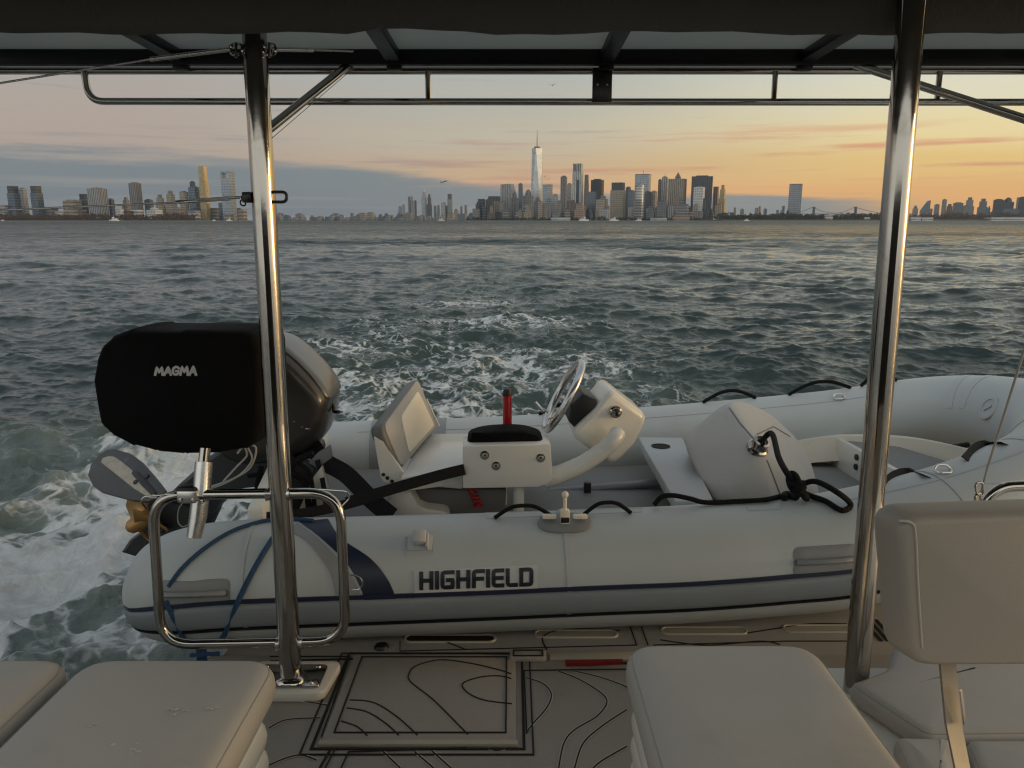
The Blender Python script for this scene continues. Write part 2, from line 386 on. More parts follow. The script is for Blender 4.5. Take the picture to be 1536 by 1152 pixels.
q = np.stack([idx[:-1], nx[:-1], nx[1:], idx[1:]], -1).reshape(-1, 4)[:, ::-1]
me = bpy.data.meshes.new('water'); me.vertices.add(len(co)); me.vertices.foreach_set('co', co.astype(np.float32).ravel())
me.loops.add(q.size); me.loops.foreach_set('vertex_index', q.astype(np.int32).ravel())
me.polygons.add(len(q)); me.polygons.foreach_set('loop_start', np.arange(0, q.size, 4, dtype=np.int32)); me.polygons.foreach_set('loop_total', np.full(len(q), 4, np.int32))
me.polygons.foreach_set('use_smooth', np.ones(len(q), bool)); me.update(calc_edges=True)
for nm, arr in (('foam', foam), ('churn', churn), ('milk', np.clip(port+blob_+.35*hl_+.3*hr_, 0, 1))):
    at_ = me.attributes.new(nm, 'FLOAT', 'POINT'); at_.data.foreach_set('value', arr.astype(np.float32).ravel())
wm = bpy.data.materials.new('sea_water'); nt = nodes(wm)
out = N(nt, 'ShaderNodeOutputMaterial'); p = N(nt, 'ShaderNodeBsdfPrincipled'); fo = N(nt, 'ShaderNodeBsdfPrincipled')
geo = N(nt, 'ShaderNodeNewGeometry'); pos = geo.outputs['Position']
fa = N(nt, 'ShaderNodeAttribute', attribute_name='foam').outputs['Fac']; ch = N(nt, 'ShaderNodeAttribute', attribute_name='churn').outputs['Fac']
def pn(scale, detail=5, rough=.55, vec=pos, dist=0):
    n = N(nt, 'ShaderNodeTexNoise', i_Vector=vec); n.inputs['Scale'].default_value = scale; n.inputs['Detail'].default_value = detail; n.inputs['Roughness'].default_value = rough; n.inputs['Distortion'].default_value = dist
    return n
wv = N(nt, 'ShaderNodeVectorMath', operation='MULTIPLY_ADD'); wn = pn(1.3, 4)
nt.links.new(wn.outputs['Color'], wv.inputs[0]); wv.inputs[1].default_value = (.9, .9, .9); nt.links.new(pos, wv.inputs[2])
lace = []
for sc_ in (2.3, 6.5):
    vo = N(nt, 'ShaderNodeTexVoronoi', feature='DISTANCE_TO_EDGE', i_Vector=wv.outputs[0]); vo.inputs['Scale'].default_value = sc_
    lace.append(SS(nt, vo.outputs['Distance'], .22, .0))
blob = pn(1.9, 10, .74, wv.outputs[0], .4).outputs['Fac']; fine = pn(9, 8, .7).outputs['Fac']
tex = MA(nt, 'ADD', MA(nt, 'ADD', MA(nt, 'MULTIPLY', lace[0], .20), MA(nt, 'MULTIPLY', lace[1], .16)), MA(nt, 'ADD', MA(nt, 'MULTIPLY', blob, .62), MA(nt, 'MULTIPLY', fine, .42)))
lvl = MA(nt, 'SUBTRACT', 1.06, MA(nt, 'MULTIPLY', fa, .62))
mask = MA(nt, 'MULTIPLY', SS(nt, tex, MA(nt, 'SUBTRACT', lvl, .05), MA(nt, 'ADD', lvl, .22)), SS(nt, fa, .03, .18))
deep = MIX(nt, SS(nt, pn(.16, 4).outputs['Fac'], .35, .65), (.018, .031, .029), (.027, .042, .038))
wc = MIX(nt, MA(nt, 'MULTIPLY', MA(nt, 'MINIMUM', ch, 1), .42), deep, (.042, .072, .060))
mk = N(nt, 'ShaderNodeAttribute', attribute_name='milk').outputs['Fac']
wc = MIX(nt, MA(nt, 'MULTIPLY', mk, MA(nt, 'ADD', .25, MA(nt, 'MULTIPLY', SS(nt, pn(.9, 8, .7).outputs['Fac'], .38, .62), .65))), wc, (.17, .205, .195))
nt.links.new(wc, p.inputs['Base Color']); p.inputs['IOR'].default_value = 1.333
dist = N(nt, 'ShaderNodeVectorMath', operation='LENGTH'); nt.links.new(pos, dist.inputs[0])
nt.links.new(MA(nt, 'ADD', .07, MA(nt, 'MULTIPLY', MA(nt, 'POWER', SS(nt, dist.outputs['Value'], 40, 700), .7), .30)), p.inputs['Roughness'])
sw = N(nt, 'ShaderNodeMapping', i_Vector=pos); sw.inputs['Scale'].default_value = (.5, 1, 1); sw.inputs['Rotation'].default_value = (0, 0, .5)
sw3 = N(nt, 'ShaderNodeMapping', i_Vector=pos); sw3.inputs['Scale'].default_value = (.38, 1, 1); sw3.inputs['Rotation'].default_value = (0, 0, .12)
rip = MA(nt, 'ADD', MA(nt, 'MULTIPLY', pn(6.5, 7, .62, sw.outputs[0], .3).outputs['Fac'], MA(nt, 'ADD', .018, MA(nt, 'MULTIPLY', ch, .03))), MA(nt, 'MULTIPLY', pn(1.9, 5, .55, sw3.outputs[0], .5).outputs['Fac'], .055))
bh_ = MA(nt, 'ADD', rip, MA(nt, 'MULTIPLY', pn(.55, 8, .62, sw.outputs[0], .2).outputs['Fac'], MA(nt, 'MULTIPLY', SS(nt, dist.outputs['Value'], 25, 200), 1.6)))
sw2 = N(nt, 'ShaderNodeMapping', i_Vector=pos); sw2.inputs['Scale'].default_value = (.55, 1, 1); sw2.inputs['Rotation'].default_value = (0, 0, .15)
bh_ = MA(nt, 'ADD', bh_, MA(nt, 'MULTIPLY', pn(.085, 6, .7, sw2.outputs[0], .3).outputs['Fac'], MA(nt, 'MULTIPLY', SS(nt, dist.outputs['Value'], 60, 400), 9.0)))
bp = N(nt, 'ShaderNodeBump', i_Height=bh_); bp.inputs['Strength'].default_value = .8; bp.inputs['Distance'].default_value = 1.0
# gusts and distant wave trains tilt whole patches of sea: real slope variation at every scale
gm = N(nt, 'ShaderNodeMapping', i_Vector=pos); gm.inputs['Scale'].default_value = (.45, 1, 1); gm.inputs['Rotation'].default_value = (0, 0, .12)
g1 = pn(.03, 13, .9, gm.outputs[0], .2)
gv = N(nt, 'ShaderNodeVectorMath', operation='SUBTRACT'); nt.links.new(g1.outputs['Color'], gv.inputs[0]); gv.inputs[1].default_value = (.5, .5, .5)
gs = N(nt, 'ShaderNodeVectorMath', operation='MULTIPLY'); nt.links.new(gv.outputs[0], gs.inputs[0]); gk = N(nt, 'ShaderNodeCombineXYZ', i_X=MA(nt, 'MULTIPLY', SS(nt, dist.outputs['Value'], 12, 75), .9), i_Y=MA(nt, 'MULTIPLY', SS(nt, dist.outputs['Value'], 12, 75), 2.3)); nt.links.new(gk.outputs[0], gs.inputs[1])
ga = N(nt, 'ShaderNodeVectorMath', operation='ADD'); gb = N(nt, 'ShaderNodeVectorMath', operation='ADD'); gm2 = N(nt, 'ShaderNodeMapping', i_Vector=pos); gm2.inputs['Scale'].default_value = (.35, 1, 1); gm2.inputs['Rotation'].default_value = (0, 0, .08)
gust = SS(nt, pn(.011, 12, .78, gm2.outputs[0], .2).outputs['Fac'], .36, .64)
gbk = N(nt, 'ShaderNodeCombineXYZ', i_Y=MA(nt, 'MULTIPLY', SS(nt, dist.outputs['Value'], 14, 90), MA(nt, 'SUBTRACT', -.05, MA(nt, 'MULTIPLY', gust, .30)))); nt.links.new(bp.outputs[0], gb.inputs[0]); nt.links.new(gbk.outputs[0], gb.inputs[1])
nt.links.new(gb.outputs[0], ga.inputs[0]); nt.links.new(gs.outputs[0], ga.inputs[1])
gn = N(nt, 'ShaderNodeVectorMath', operation='NORMALIZE'); nt.links.new(ga.outputs[0], gn.inputs[0])
nt.links.new(gn.outputs[0], p.inputs['Normal'])
fc = MIX(nt, fine, (.50, .54, .56), (.80, .83, .86)); nt.links.new(fc, fo.inputs['Base Color']); fo.inputs['Roughness'].default_value = .75
fb = N(nt, 'ShaderNodeBump', i_Height=MA(nt, 'ADD', MA(nt, 'MULTIPLY', tex, .7), MA(nt, 'MULTIPLY', pn(14, 8, .72).outputs['Fac'], .5))); fb.inputs['Strength'].default_value = .9; fb.inputs['Distance'].default_value = .10
nt.links.new(fb.outputs[0], fo.inputs['Normal'])
ms = N(nt, 'ShaderNodeMixShader'); nt.links.new(MA(nt, 'MULTIPLY', mask, MA(nt, 'ADD', .70, MA(nt, 'MULTIPLY', SS(nt, pn(3.2, 7, .7, wv.outputs[0]).outputs['Fac'], .35, .62), .30))), ms.inputs[0]); nt.links.new(p.outputs[0], ms.inputs[1]); nt.links.new(fo.outputs[0], ms.inputs[2])
nt.links.new(ms.outputs[0], out.inputs[0]); me.materials.append(wm)
wo = bpy.data.objects.new('water', me); COL.objects.link(wo); wo['kind'] = 'structure'
# ================= the catamaran we stand on =================
DZ = -1.40
cat = thing('catamaran', 'aft cockpit of a motor catamaran with steel posts, solar roof and foam deck', 'boat', (.3, 1.9, DZ-.8))
V = Vector
def strip(pts, z, wd, t=.0035): return MB().ribbon(pts, V((0, 0, 1)), wd, t)
# deck slab and swim platform
mb = MB().prism([V((-1.05, -.9, DZ)), V((2.6, -.9, DZ)), V((2.6, 2.47, DZ)), V((-1.05, 2.47, DZ))], (0, 0, -.30), .012)
deck = obj('deck', mb, MT['eva'], cat)
mb = MB().prism([V((-1.02, 2.475, DZ-.012)), V((2.6, 2.475, DZ-.012)), V((2.6, 4.75, DZ-.012)), V((-1.02, 4.75, DZ-.012))], (0, 0, -.16), .02)
plat = obj('swim_platform', mb, MT['eva'], cat)
mb = MB().box((.78, 1.6, DZ-.62), (3.4, 5.0, .62), .08)
obj('hull', mb, MT['white'], cat)
# contour-line grooves cut in the deck foam (traced as real strips)
def gz(px, py, z): return onZ(px, py, z)
lines = [[(612, 1015), (622, 1000), (660, 990), (705, 995), (745, 1004), (767, 1011)], [(612, 1015), (618, 1025), (650, 1050), (690, 1090), (702, 1102)],
 [(767, 1018), (748, 1014), (720, 1016), (695, 1025), (700, 1038), (725, 1050), (768, 1056)], [(525, 1050), (560, 1054), (595, 1075), (626, 1103)], [(520, 1062), (550, 1068), (578, 1085), (598, 1103)], [(512, 1082), (535, 1090), (551, 1104)],
 [(790, 1017), (815, 1026), (827, 1042), (820, 1062), (800, 1085), (792, 1096)], [(838, 1007), (870, 1020), (902, 1040), (910, 1055), (895, 1075), (862, 1095), (846, 1115), (838, 1152)], [(862, 1007), (900, 1016), (938, 1030), (960, 1045)],
 [(940, 1065), (905, 1088), (875, 1115), (862, 1152)], [(940, 1120), (905, 1140), (890, 1152)], [(575, 1128), (600, 1152)], [(622, 1128), (650, 1152)], [(648, 1127), (676, 1152)], [(404, 1092), (430, 1080), (480, 1077)], [(404, 1148), (430, 1137), (452, 1133), (474, 1140)], [(450, 1051), (490, 1058)], [(730, 1122), (745, 1126), (762, 1122)]]
def contours(LL, z):
    mb = MB()
    for L in LL:
        P = catmull([gz(x, y, z) for x, y in L], 8); q = MB().ribbon(P, V((0, 0, 1)), .0038, .002); mb.add(q.v, q.f)
    return mb
for L in lines[6:]: g_ = obj('contour_groove', contours([L], DZ+.0020), MT['groove'], deck); obj('groove_edge', MB().ribbon(catmull([gz(x, y, DZ+.0008) for x, y in L], 8), V((0, 0, 1)), .0115, .0014), MT['groove_edge'], g_)
# hatch with its double gutter
hx0, hx1, hy0, hy1 = -.545, .012, 1.985, 2.452
mb = MB().box(((hx0+hx1)/2, (hy0+hy1)/2, DZ+.004), (hx1-hx0, hy1-hy0, .012), .004)
hatch = obj('deck_hatch', mb, MT['eva'], cat)
for L in lines[:6]: obj('hatch_contour', contours([L], DZ+.0106), MT['groove'], hatch)
def frame(x0, x1, y0, y1, z, wd, t=.003):
    P = [V((x0, y0, z)), V((x1, y0, z)), V((x1, y1, z)), V((x0, y1, z))]; m = MB()
    for i in range(4):
        a, b = P[i], P[(i+1) % 4]; dd = (b-a).normalized()*wd/2
        q = MB().ribbon([a-dd*.99, b-dd*1.01], V((0, 0, 1)), wd, t); m.add(q.v, q.f)
    return m
m = frame(hx0+.03, hx1-.03, hy0+.03, hy1-.02, DZ+.0102, .0045); obj('hatch_groove', m, MT['groove'], hatch)
m = frame(hx0-.022, hx1+.022, hy0-.03, hy1+.02, DZ+.0005, .008, .003)
q = frame(hx0-.048, hx1+.048, hy0-.055, hy1+.02, DZ+.0008, .0045, .003); m.add(q.v, q.f)
obj('hatch_gutter', m, MT['groove'], deck)
mb = MB().box(((hx0+hx1)/2+.0, hy0-.010, DZ+.005), (hx1-hx0+.01, .022, .012), .004); obj('hatch_lip', mb, MT['slot'], hatch)
# seam grooves of neighbouring deck pads
m = MB()
for A, B, wd in [((480, 1152), (497, 1122), .012), ((488, 1152), (504, 1122), .006), ((512, 1152), (523, 1128), .007), ((523, 1128), (700, 1122), .007), ((786, 1006), (790, 1100), .008), ((786, 1006), (950, 1004), .006), ((404, 1052), (470, 1050), .006), ((500, 1055), (524, 985), .010), ((482, 1105), (500, 1055), .006), ((600, 977), (955, 968), .006), ((600, 962), (600, 977), .006), ((955, 968), (945, 940), .007), ((972, 968), (962, 940), .007), ((980, 968), (1180, 962), .006), ((1180, 962), (1270, 962), .006), ((405, 985), (520, 985), .007), ((405, 992), (775, 982), .012)]:
    z = DZ+.0018 if A[1] > 981 else DZ-.0105
    obj('pad_seam', MB().ribbon([gz(*A, z), gz(*B, z)], V((0, 0, 1)), wd*.55, .0025), MT['groove'], deck)
m = MB()
for L in [[(820, 975), (815, 955), (850, 944), (930, 946)], [(700, 975), (660, 960), (640, 955)], [(1120, 950), (1165, 943), (1215, 936), (1270, 936)], [(990, 960), (1060, 968), (1140, 962), (1170, 967)]]:
    obj('platform_groove', MB().ribbon(catmull([gz(x, y, DZ-.0105) for x, y in L], 8), V((0, 0, 1)), .005, .002), MT['groove'], plat)
# moulded slots in the platform edge
for px, py, wd in [(864, 951, 118), (1056, 946, 122), (1236, 943, 116), (675, 958, 130)]:
    a, b = gz(px-wd/2+8, py, DZ-.011), gz(px+wd/2-8, py, DZ-.011)
    cx = (a+b)/2; P = []
    for k in range(24):
        an = 2*math.pi*k/24; P.append(V(((b.x if math.cos(an) > 0 else a.x)+.026*math.cos(an), cx.y+.026*math.sin(an), DZ-.0115)))
    m = MB().tube(P, .0055, 8, closed=True); s_ = obj('moulded_slot', m, MT['slot'], plat)
    m = MB().prism([V((cx.x+(p_.x-cx.x)*.985, cx.y+(p_.y-cx.y)*.8, DZ-.0118)) for p_ in P], (0, 0, .002)); obj('slot_pad', m, MT['groove'] if px < 700 else MT['slot'], s_)
# raised white corner with steel foot of the port-side post
LP, LPB = V((0, 0, 0)), onY(437, 1021, 2.25)
mb = MB().prism(fillet([V((-.86, 2.18, DZ)), V((LPB.x+.118, 2.18, DZ)), V((LPB.x+.138, 2.375, DZ)), V((-.86, 2.375, DZ))], .04), (0, 0, .032), .008)
obj('post_corner', mb, MT['white'], cat)
def post(bottom, top, r, name='steel_post'):
    m = MB().tube([bottom, bottom+(top-bottom)*.33, bottom+(top-bottom)*.66, top], r, 40); return obj(name, m, MT['steel'], cat)
zt = .60
pl = post(V((LPB.x, 2.25, DZ+.034)), onY(381, 44, 2.27), .0338)
m = MB().prism(fillet([V((LPB.x-.13, 2.205, DZ+.033)), V((LPB.x+.10, 2.205, DZ+.033)), V((LPB.x+.10, 2.335, DZ+.033)), V((LPB.x-.13, 2.335, DZ+.033))], .02), (0, 0, .008), .002)
m.lathe([(.0345, 0), (.050, .001), (.047, .008), (.0345, .016)], (LPB.x, 2.25, DZ+.041), (0, 0, 1), 32)
for ax, ay in [(-.10, 2.225), (.07, 2.225), (-.10, 2.32), (.07, 2.32)]: m.lathe([(0, .006), (.008, .004), (.010, 0)], (LPB.x+ax, ay, DZ+.041), (0, 0, 1), 12)
obj('foot_plate', m, MT['steel'], pl)
rb = onY(1287, 1020, 2.06)
pr = post(V((rb.x-.004, 2.06, DZ)), onY(1373, -60, 2.06), .0338)
m = MB().lathe([(.0345, 0), (.050, .001), (.047, .008), (.0345, .016)], (rb.x, 2.06, DZ), (0, 0, 1), 32); obj('foot_plate', m, MT['steel'], pr)
# rounded rail ring welded on both sides of the post
def yp(px, py, Y): return onY(px, py, Y)
RY = 2.25
ring = fillet([yp(228, 742, RY), yp(510, 739, RY), yp(519, 962, RY), yp(242, 967, RY)], .10, 8)
mb = MB().tube(ring, .0158, 16, closed=True)
rail = obj('rail_ring', mb, MT['steel'], cat)
for P in ([(478, 734), (521, 737), (525, 747), (512, 760)], [(262, 741), (216, 745), (211, 752), (220, 764)], [(526, 862), (540, 866), (545, 876), (540, 884), (527, 885)]):
    m = MB().tube(fillet([yp(x, y, RY-.012) for x, y in P], .012, 5, False), .0026, 8); obj('wire_clip', m, MT['steel'], rail)
for px, py in [(403, 741), (433, 740), (418, 966), (452, 964)]:
    m = MB().lathe([(.022, -.006), (.0165, .012)], yp(px, py, RY), (1 if px < 420 or px == 418 else -1, 0, 0), 16); 
    obj('weld_collar', m, MT['satin'], rail)
# steel hoop and shroud by the backrest
hp = fillet([yp(1468, 800, 2.0), yp(1472, 757, 2.0), yp(1500, 730, 2.0), yp(1700, 722, 2.0)], .06, 8, False)
hoop = obj('steel_hoop', MB().tube(hp, .0145, 16), MT['steel'], cat)
m = MB().tube([yp(1470, 742, 1.98), yp(1481, 702, 1.98)], .0022, 8); m.tube(fillet([yp(1466, 742, 1.98), yp(1462, 726, 1.98), yp(1474, 722, 1.98), yp(1474, 744, 1.98)], .01), .003, 8, True)
m.tube(fillet([yp(1462, 744, 1.98), yp(1470, 738, 1.98), yp(1472, 754, 1.98), yp(1464, 756, 1.98)], .008), .0035, 8, True); m.tube([yp(1470, 725, 1.98), yp(1520, 726, 2.0)], .0016, 6)
obj('shackle', m, MT['steel'], hoop)
obj('stay_wire', MB().tube([yp(1480, 706, 1.98), yp(1538, 520, 1.98), yp(1600, 330, 1.98)], .0032, 8), MT['cable'], hoop)
# roof: valance roll, panels, beams, rails
mb = MB(); rings = []
random.seed(3)
for i in range(81):
    x = -2.6+6.2*i/80; zb = .543+.0035*math.sin(i*.53)+.0025*math.sin(i*1.7+1)+(.012 if 28 < i < 33 else 0)
    rings.append([V((x, 2.13+.045*math.cos(a)*(1 if math.sin(a) < 0 else 1.1), zb+.065+.065*math.sin(a)+.002*math.sin(3*a+i*.3))) for a in [2*math.pi*k/20 for k in range(20)]])
mb.loft(rings); val = obj('rolled_valance', mb, MT['darkcloth'], cat)
mb = MB().box((.5, 1.15, .70), (6.2, 1.9, .03), .01); obj('canopy', mb, MT['darkcloth'], cat)
PZ = .632
ribx = [-1.85, -1.10, -.391, .313, .972, 1.75, 2.5]
for i in range(len(ribx)-1):
    x0_, x1_ = ribx[i]+.002, ribx[i+1]-.002
    m = MB().box(((x0_+x1_)/2, 2.45, PZ+.012), (x1_-x0_, .62, .02), .002); pnl = obj('solar_panel', m, MT['roofpanel'], cat)
for x in ribx[1:-1]:
    m = MB().box((x, 2.43, PZ-.020), (.048, .50, .034), .004); rib = obj('roof_rib', m, MT['beam'], cat)
    m = MB().box((x, 2.705, .600), (.05, .03, .055), .004); obj('rib_bracket', m, MT['tint'], rib)
mb = MB().box((.45, 2.695, .622), (5.4, .035, .072), .005); obj('roof_edge_beam', mb, MT['beam'], cat)
RZ = onY(768, 104, 2.72).z
mb = MB().tube([V((-2.3, 2.74, RZ)), V((0, 2.74, RZ)), V((3.2, 2.74, RZ))], .0125, 14); mb.tube([V((-2.3, 2.715, RZ+.022)), V((3.2, 2.715, RZ+.022))], .009, 12)
obj('roof_edge_rail', mb, MT['steel'], cat)
lo = onY(768, 152, 2.73).z
c0 = onY(127, 104, 2.73)
P = fillet([V((c0.x-.003, 2.73, RZ)), V((c0.x+.006, 2.73, lo)), V((3.2, 2.73, lo-.004))], .06, 8, False)
mb = MB().tube(P, .0118, 14); lrail = obj('hanging_rail', mb, MT['steel'], cat)
for px in (642, 1162, 1408):
    a = onY(px, 128, 2.73); m = MB().tube([V((a.x, 2.73, RZ-.004)), V((a.x, 2.73, lo+.004))], .0098, 12)
    obj('rail_strut', m, MT['steel'], lrail)
a = onY(903, 128, 2.72); m = MB().box((a.x, 2.715, (RZ+lo)/2), (.066, .006, RZ-lo+.01), .002)
pt = obj('mounting_plate', m, MT['tint'], lrail)
m = MB()
for sx in (-.016, .016):
    m.lathe([(0, .003), (.003, .002), (.004, 0)], (a.x+sx, 2.712, (RZ+lo)/2), (0, -1, 0), 10)
obj('plate_bolt', m, MT['satin'], pt)
m = MB().tube([onY(399, 197, 2.265), onY(526, 95, 2.715)], .0135, 16); obj('diagonal_brace', m, MT['steel'], cat)
m = MB().tube([onY(1283, 97, 2.715), onY(1560, 186, 2.45)], .0135, 16); obj('diagonal_brace', m, MT['steel'], cat)
m = MB().tube([onY(406, 209, 2.26), onY(528, 104, 2.715)], .0012, 6); obj('brace_wire', m, MT['cable'], cat)
# wires with turnbuckles on the post
def wire(A, mids, name):
    o = None
    for (p, q, r) in mids:
        k = obj(name if o is None else 'turnbuckle', MB().tube([p, q], r, 10), MT['satin'], o or cat); o = o or k
    return o
YW = 2.25
wu = wire(None, [(onY(-40, 131, 2.1), onY(225, 89, 2.2), .0028), (onY(225, 89, 2.2), onY(345, 74, 2.24), .0062), (onY(408, 74, 2.25), onY(470, 75, 2.3), .006), (onY(470, 75, 2.3), onY(530, 77, 2.34), .0026)], 'upper_stay')
for px, sx in ((354, -1), (404, 1)):
    m = MB().tube(fillet([onY(px-8, 66, YW), onY(px+9, 66, YW), onY(px+9, 82, YW), onY(px-8, 82, YW)], .012), .0045, 8, True); m.tube([onY(px, 64, YW-.01), onY(px, 86, YW-.01)], .004, 8)
    obj('shackle', m, MT['steel'], wu)
wl = wire(None, [(onY(-40, 317, 2.1), onY(285, 303, 2.2), .0028), (onY(268, 301.5, 2.2), onY(345, 295.5, 2.23), .0028), (onY(268, 304.5, 2.2), onY(345, 299, 2.23), .0028), (onY(264, 303, 2.2), onY(296, 301.5, 2.2), .0048), (onY(342, 297, 2.23), onY(360, 296, 2.24), .0042)], 'lower_stay')
m = MB().tube(fillet([onY(360, 300, YW), onY(369, 300, YW), onY(368, 309, YW), onY(361, 308, YW)], .01), .0022, 8, True)
m.box(onY(371, 296, YW), (.026, .022, .030), .004); m.tube([onY(362, 297, YW), onY(376, 290, YW)], .006, 8); obj('shackle', m, MT['tint'], wl)
m = MB().tube(fillet([onY(404, 288, YW), onY(430, 288, YW), onY(430, 303, YW), onY(404, 303, YW)], .03), .0045, 10, True); obj('eye_ring', m, MT['tint'], pl)
# pale bench boxes with horizontal ribs
def ribbed(x0, x1, y0, y1, z0, z1, name='bench_base'):
    rings = []; n = 5; prof = []
    for i in range(n):
        for t in (0, .06, .25, .5, .75, .94):
            prof.append(((i+t)/n, .012*math.sin(math.pi*t)**.6 if t else 0))
    prof.append((1, 0))
    for h, o in prof:
        z = z0+(z1-z0)*h; rings.append(fillet([V((x0-o, y0-o, z)), V((x1+o, y0-o, z)), V((x1+o, y1+o, z)), V((x0-o, y1+o, z))], .05, 5))
    return obj(name, MB().loft(rings), MT['white'], cat, sharp=50)
ribbed(-1.9, -.566, -.4, 1.60, DZ+.001, -1.062)
ribbed(.290, .69, -.4, 1.66, DZ+.001, -1.062)
mb = MB().box((1.9, 1.2, -1.345), (1.95, 2.0, .12), .02); obj('bench_base', mb, MT['white'], cat)
# unseen dark bulkhead behind the viewer, added and sized for the post reflections
mb = MB().box((.25, -1.05, -.55), (3.4, .08, 1.8), .02); bk = obj('unseen_bulkhead', mb, MT['dark'], cat)
# recess with red lever on the starboard side of the hatch
a = onZ(812, 988, DZ); mb = MB().box((.055, 2.44, DZ+.010), (.125, .05, .02), .006); bx = obj('deck_plate', mb, MT['eva'], cat)
m = frame(.005, .105, 2.422, 2.458, DZ+.0203, .005); obj('plate_groove', m, MT['groove'], bx)
mb = MB().box((.30, 2.447, DZ+.006), (.34, .045, .012), .004); rc = obj('lever_recess', mb, MT['slot'], cat)
P = [gz(848, 997, DZ+.018), gz(880, 997, DZ+.018), gz(934, 995, DZ+.018)]
mb = MB().ribbon(P, V((0, 0, 1)), [.022, .022, .014], .012); rl = obj('red_lever', mb, MT['wine'], rc)
mb = MB().tube([gz(930, 995, DZ+.022), gz(950, 994, DZ+.022)], .004, 8); obj('lever_rod', mb, MT['groove'], rl)
m = MB().lathe([(0, .012), (.020, .011), (.026, .004), (.027, 0)], gz(572, 971, DZ-.012), (0, 0, 1), 20); obj('drain_cap', m, MT['black'], plat)
for px in (1300, 1310, 1320):
    m = MB().ribbon([gz(px-6, 930, DZ-.0105), gz(px+22, 962, DZ-.0105)], V((0, 0, 1)), .012, .003); obj('edge_groove', m, MT['groove'], plat)

# ================= loose cushions =================
def cushion(name, x0, x1, y0, y1, ztop, h, r, label, corner=None, puff=.008, outline=None, parent=None, cr=.09):
    base = outline or [V((x0, y0, 0)), V((x1, y0, 0)), V((x1, y1, 0)), V((x0, y1, 0))]
    cx = sum((p.x for p in base))/len(base); cy = sum((p.y for p in base))/len(base); rings = []
    fl = fillet(base, cr, 8)
    def inset(d):
        out = []
        n = len(fl)
        for i, p in enumerate(fl):
            t = (fl[(i+1) % n]-fl[i-1]); t.normalize(); nn = V((-t.y, t.x, 0)); out.append(p+nn*d)
        return out
    for a in np.linspace(-90, 90, 13):
        dz = (h/2-r)*(1 if a > 0 else -1 if a < 0 else 0)+r*math.sin(R(a)); rings.append([V((p.x, p.y, ztop-h/2+dz)) for p in inset(r*(1-math.cos(R(a))))])
    m = MB(); top = rings[-1]; cc = V((cx, cy, 0))
    for s_, up in ((.86, .4), (.6, .8), (.3, 1.0)):
        rings.append([V((cx+(p.x-cx)*s_, cy+(p.y-cy)*s_, ztop+puff*up)) for p in top])
    m.loft(rings)
    o = obj(name, m, MT['vinyl'], parent, label, None if parent else 'cushion', None if parent else 'loose cockpit cushions', sharp=60)
    i_ = 9
    obj('welt', MB().tube(rings[i_], .0017, 6, closed=True), MT['welt'], o); return o
cushion('seat_cushion', -1.012, -.543, .2, 1.685, -.955, .095, .042, 'wide taupe vinyl seat cushion with scuffed top in front of the rail ring')
cushion('seat_cushion', -1.85, -1.028, .2, 1.685, -.955, .095, .042, 'taupe vinyl cushion cut by the frame corner, across a gap from the scuffed cushion')
cushion('seat_cushion', .268, .738, .2, 1.74, -.948, .10, .042, 'big plain taupe cushion on the ribbed bench beside the foam deck')
o_ = [onZ(1390, 1100, -1.215), onZ(1560, 1098, -1.215), onZ(1640, 1098, -1.215), onZ(1560, 955, -1.215), onZ(1338, 966, -1.215), onZ(1330, 1000, -1.215), onZ(1300, 1012, -1.215), onZ(1271, 1022, -1.215)]
cushion('bench_cushion', 0, 0, 0, 0, -1.215, .07, .03, 'low taupe bench cushion notched around the foot of the post', outline=o_, cr=.03)
o_ = [onZ(1395, 1230, -1.21), onZ(1480, 1230, -1.21), onZ(1428, 1102, -1.21), onZ(1338, 1100, -1.21)]
cushion('bench_cushion', 0, 0, 0, 0, -1.21, .07, .03, 'small taupe cushion wedge under the backrest strut', outline=o_, cr=.03)
o_ = [onZ(1500, 1230, -1.21), onZ(1800, 1230, -1.21), onZ(1760, 1104, -1.21), onZ(1446, 1104, -1.21)]
cushion('bench_cushion', 0, 0, 0, 0, -1.21, .07, .03, 'taupe cushion at the frame corner behind the backrest strut', outline=o_, cr=.03)
# scuffs on the wide cushion: small raised creases
cu = [o for o in bpy.data.objects if o.name == 'seat_cushion'][0]
rs_ = random.Random(21); scuff_m = pm('scuffed_vinyl', (.46, .44, .41), .45, 0, .1, 20)
for cx_, cy_, n_, sp_ in ((136, 1088, 2, 8), (275, 1072, 5, 26), (185, 1122, 7, 26), (320, 1060, 3, 12)):
    for k in range(n_):
        x, y = cx_+rs_.uniform(-sp_, sp_), cy_+rs_.uniform(-sp_*.35, sp_*.35); L_ = rs_.uniform(4, 11)
        P = [onZ(x, y, -.9485), onZ(x+L_*.5, y-rs_.uniform(-1, 2), -.9475), onZ(x+L_, y-rs_.uniform(-1, 2), -.9485)]
        obj('scuff', MB().tube(catmull(P, 4), [.0006]+[rs_.uniform(.0012, .0024) for _ in range(7)]+[.0006], 6, flat=.5), scuff_m, cu)
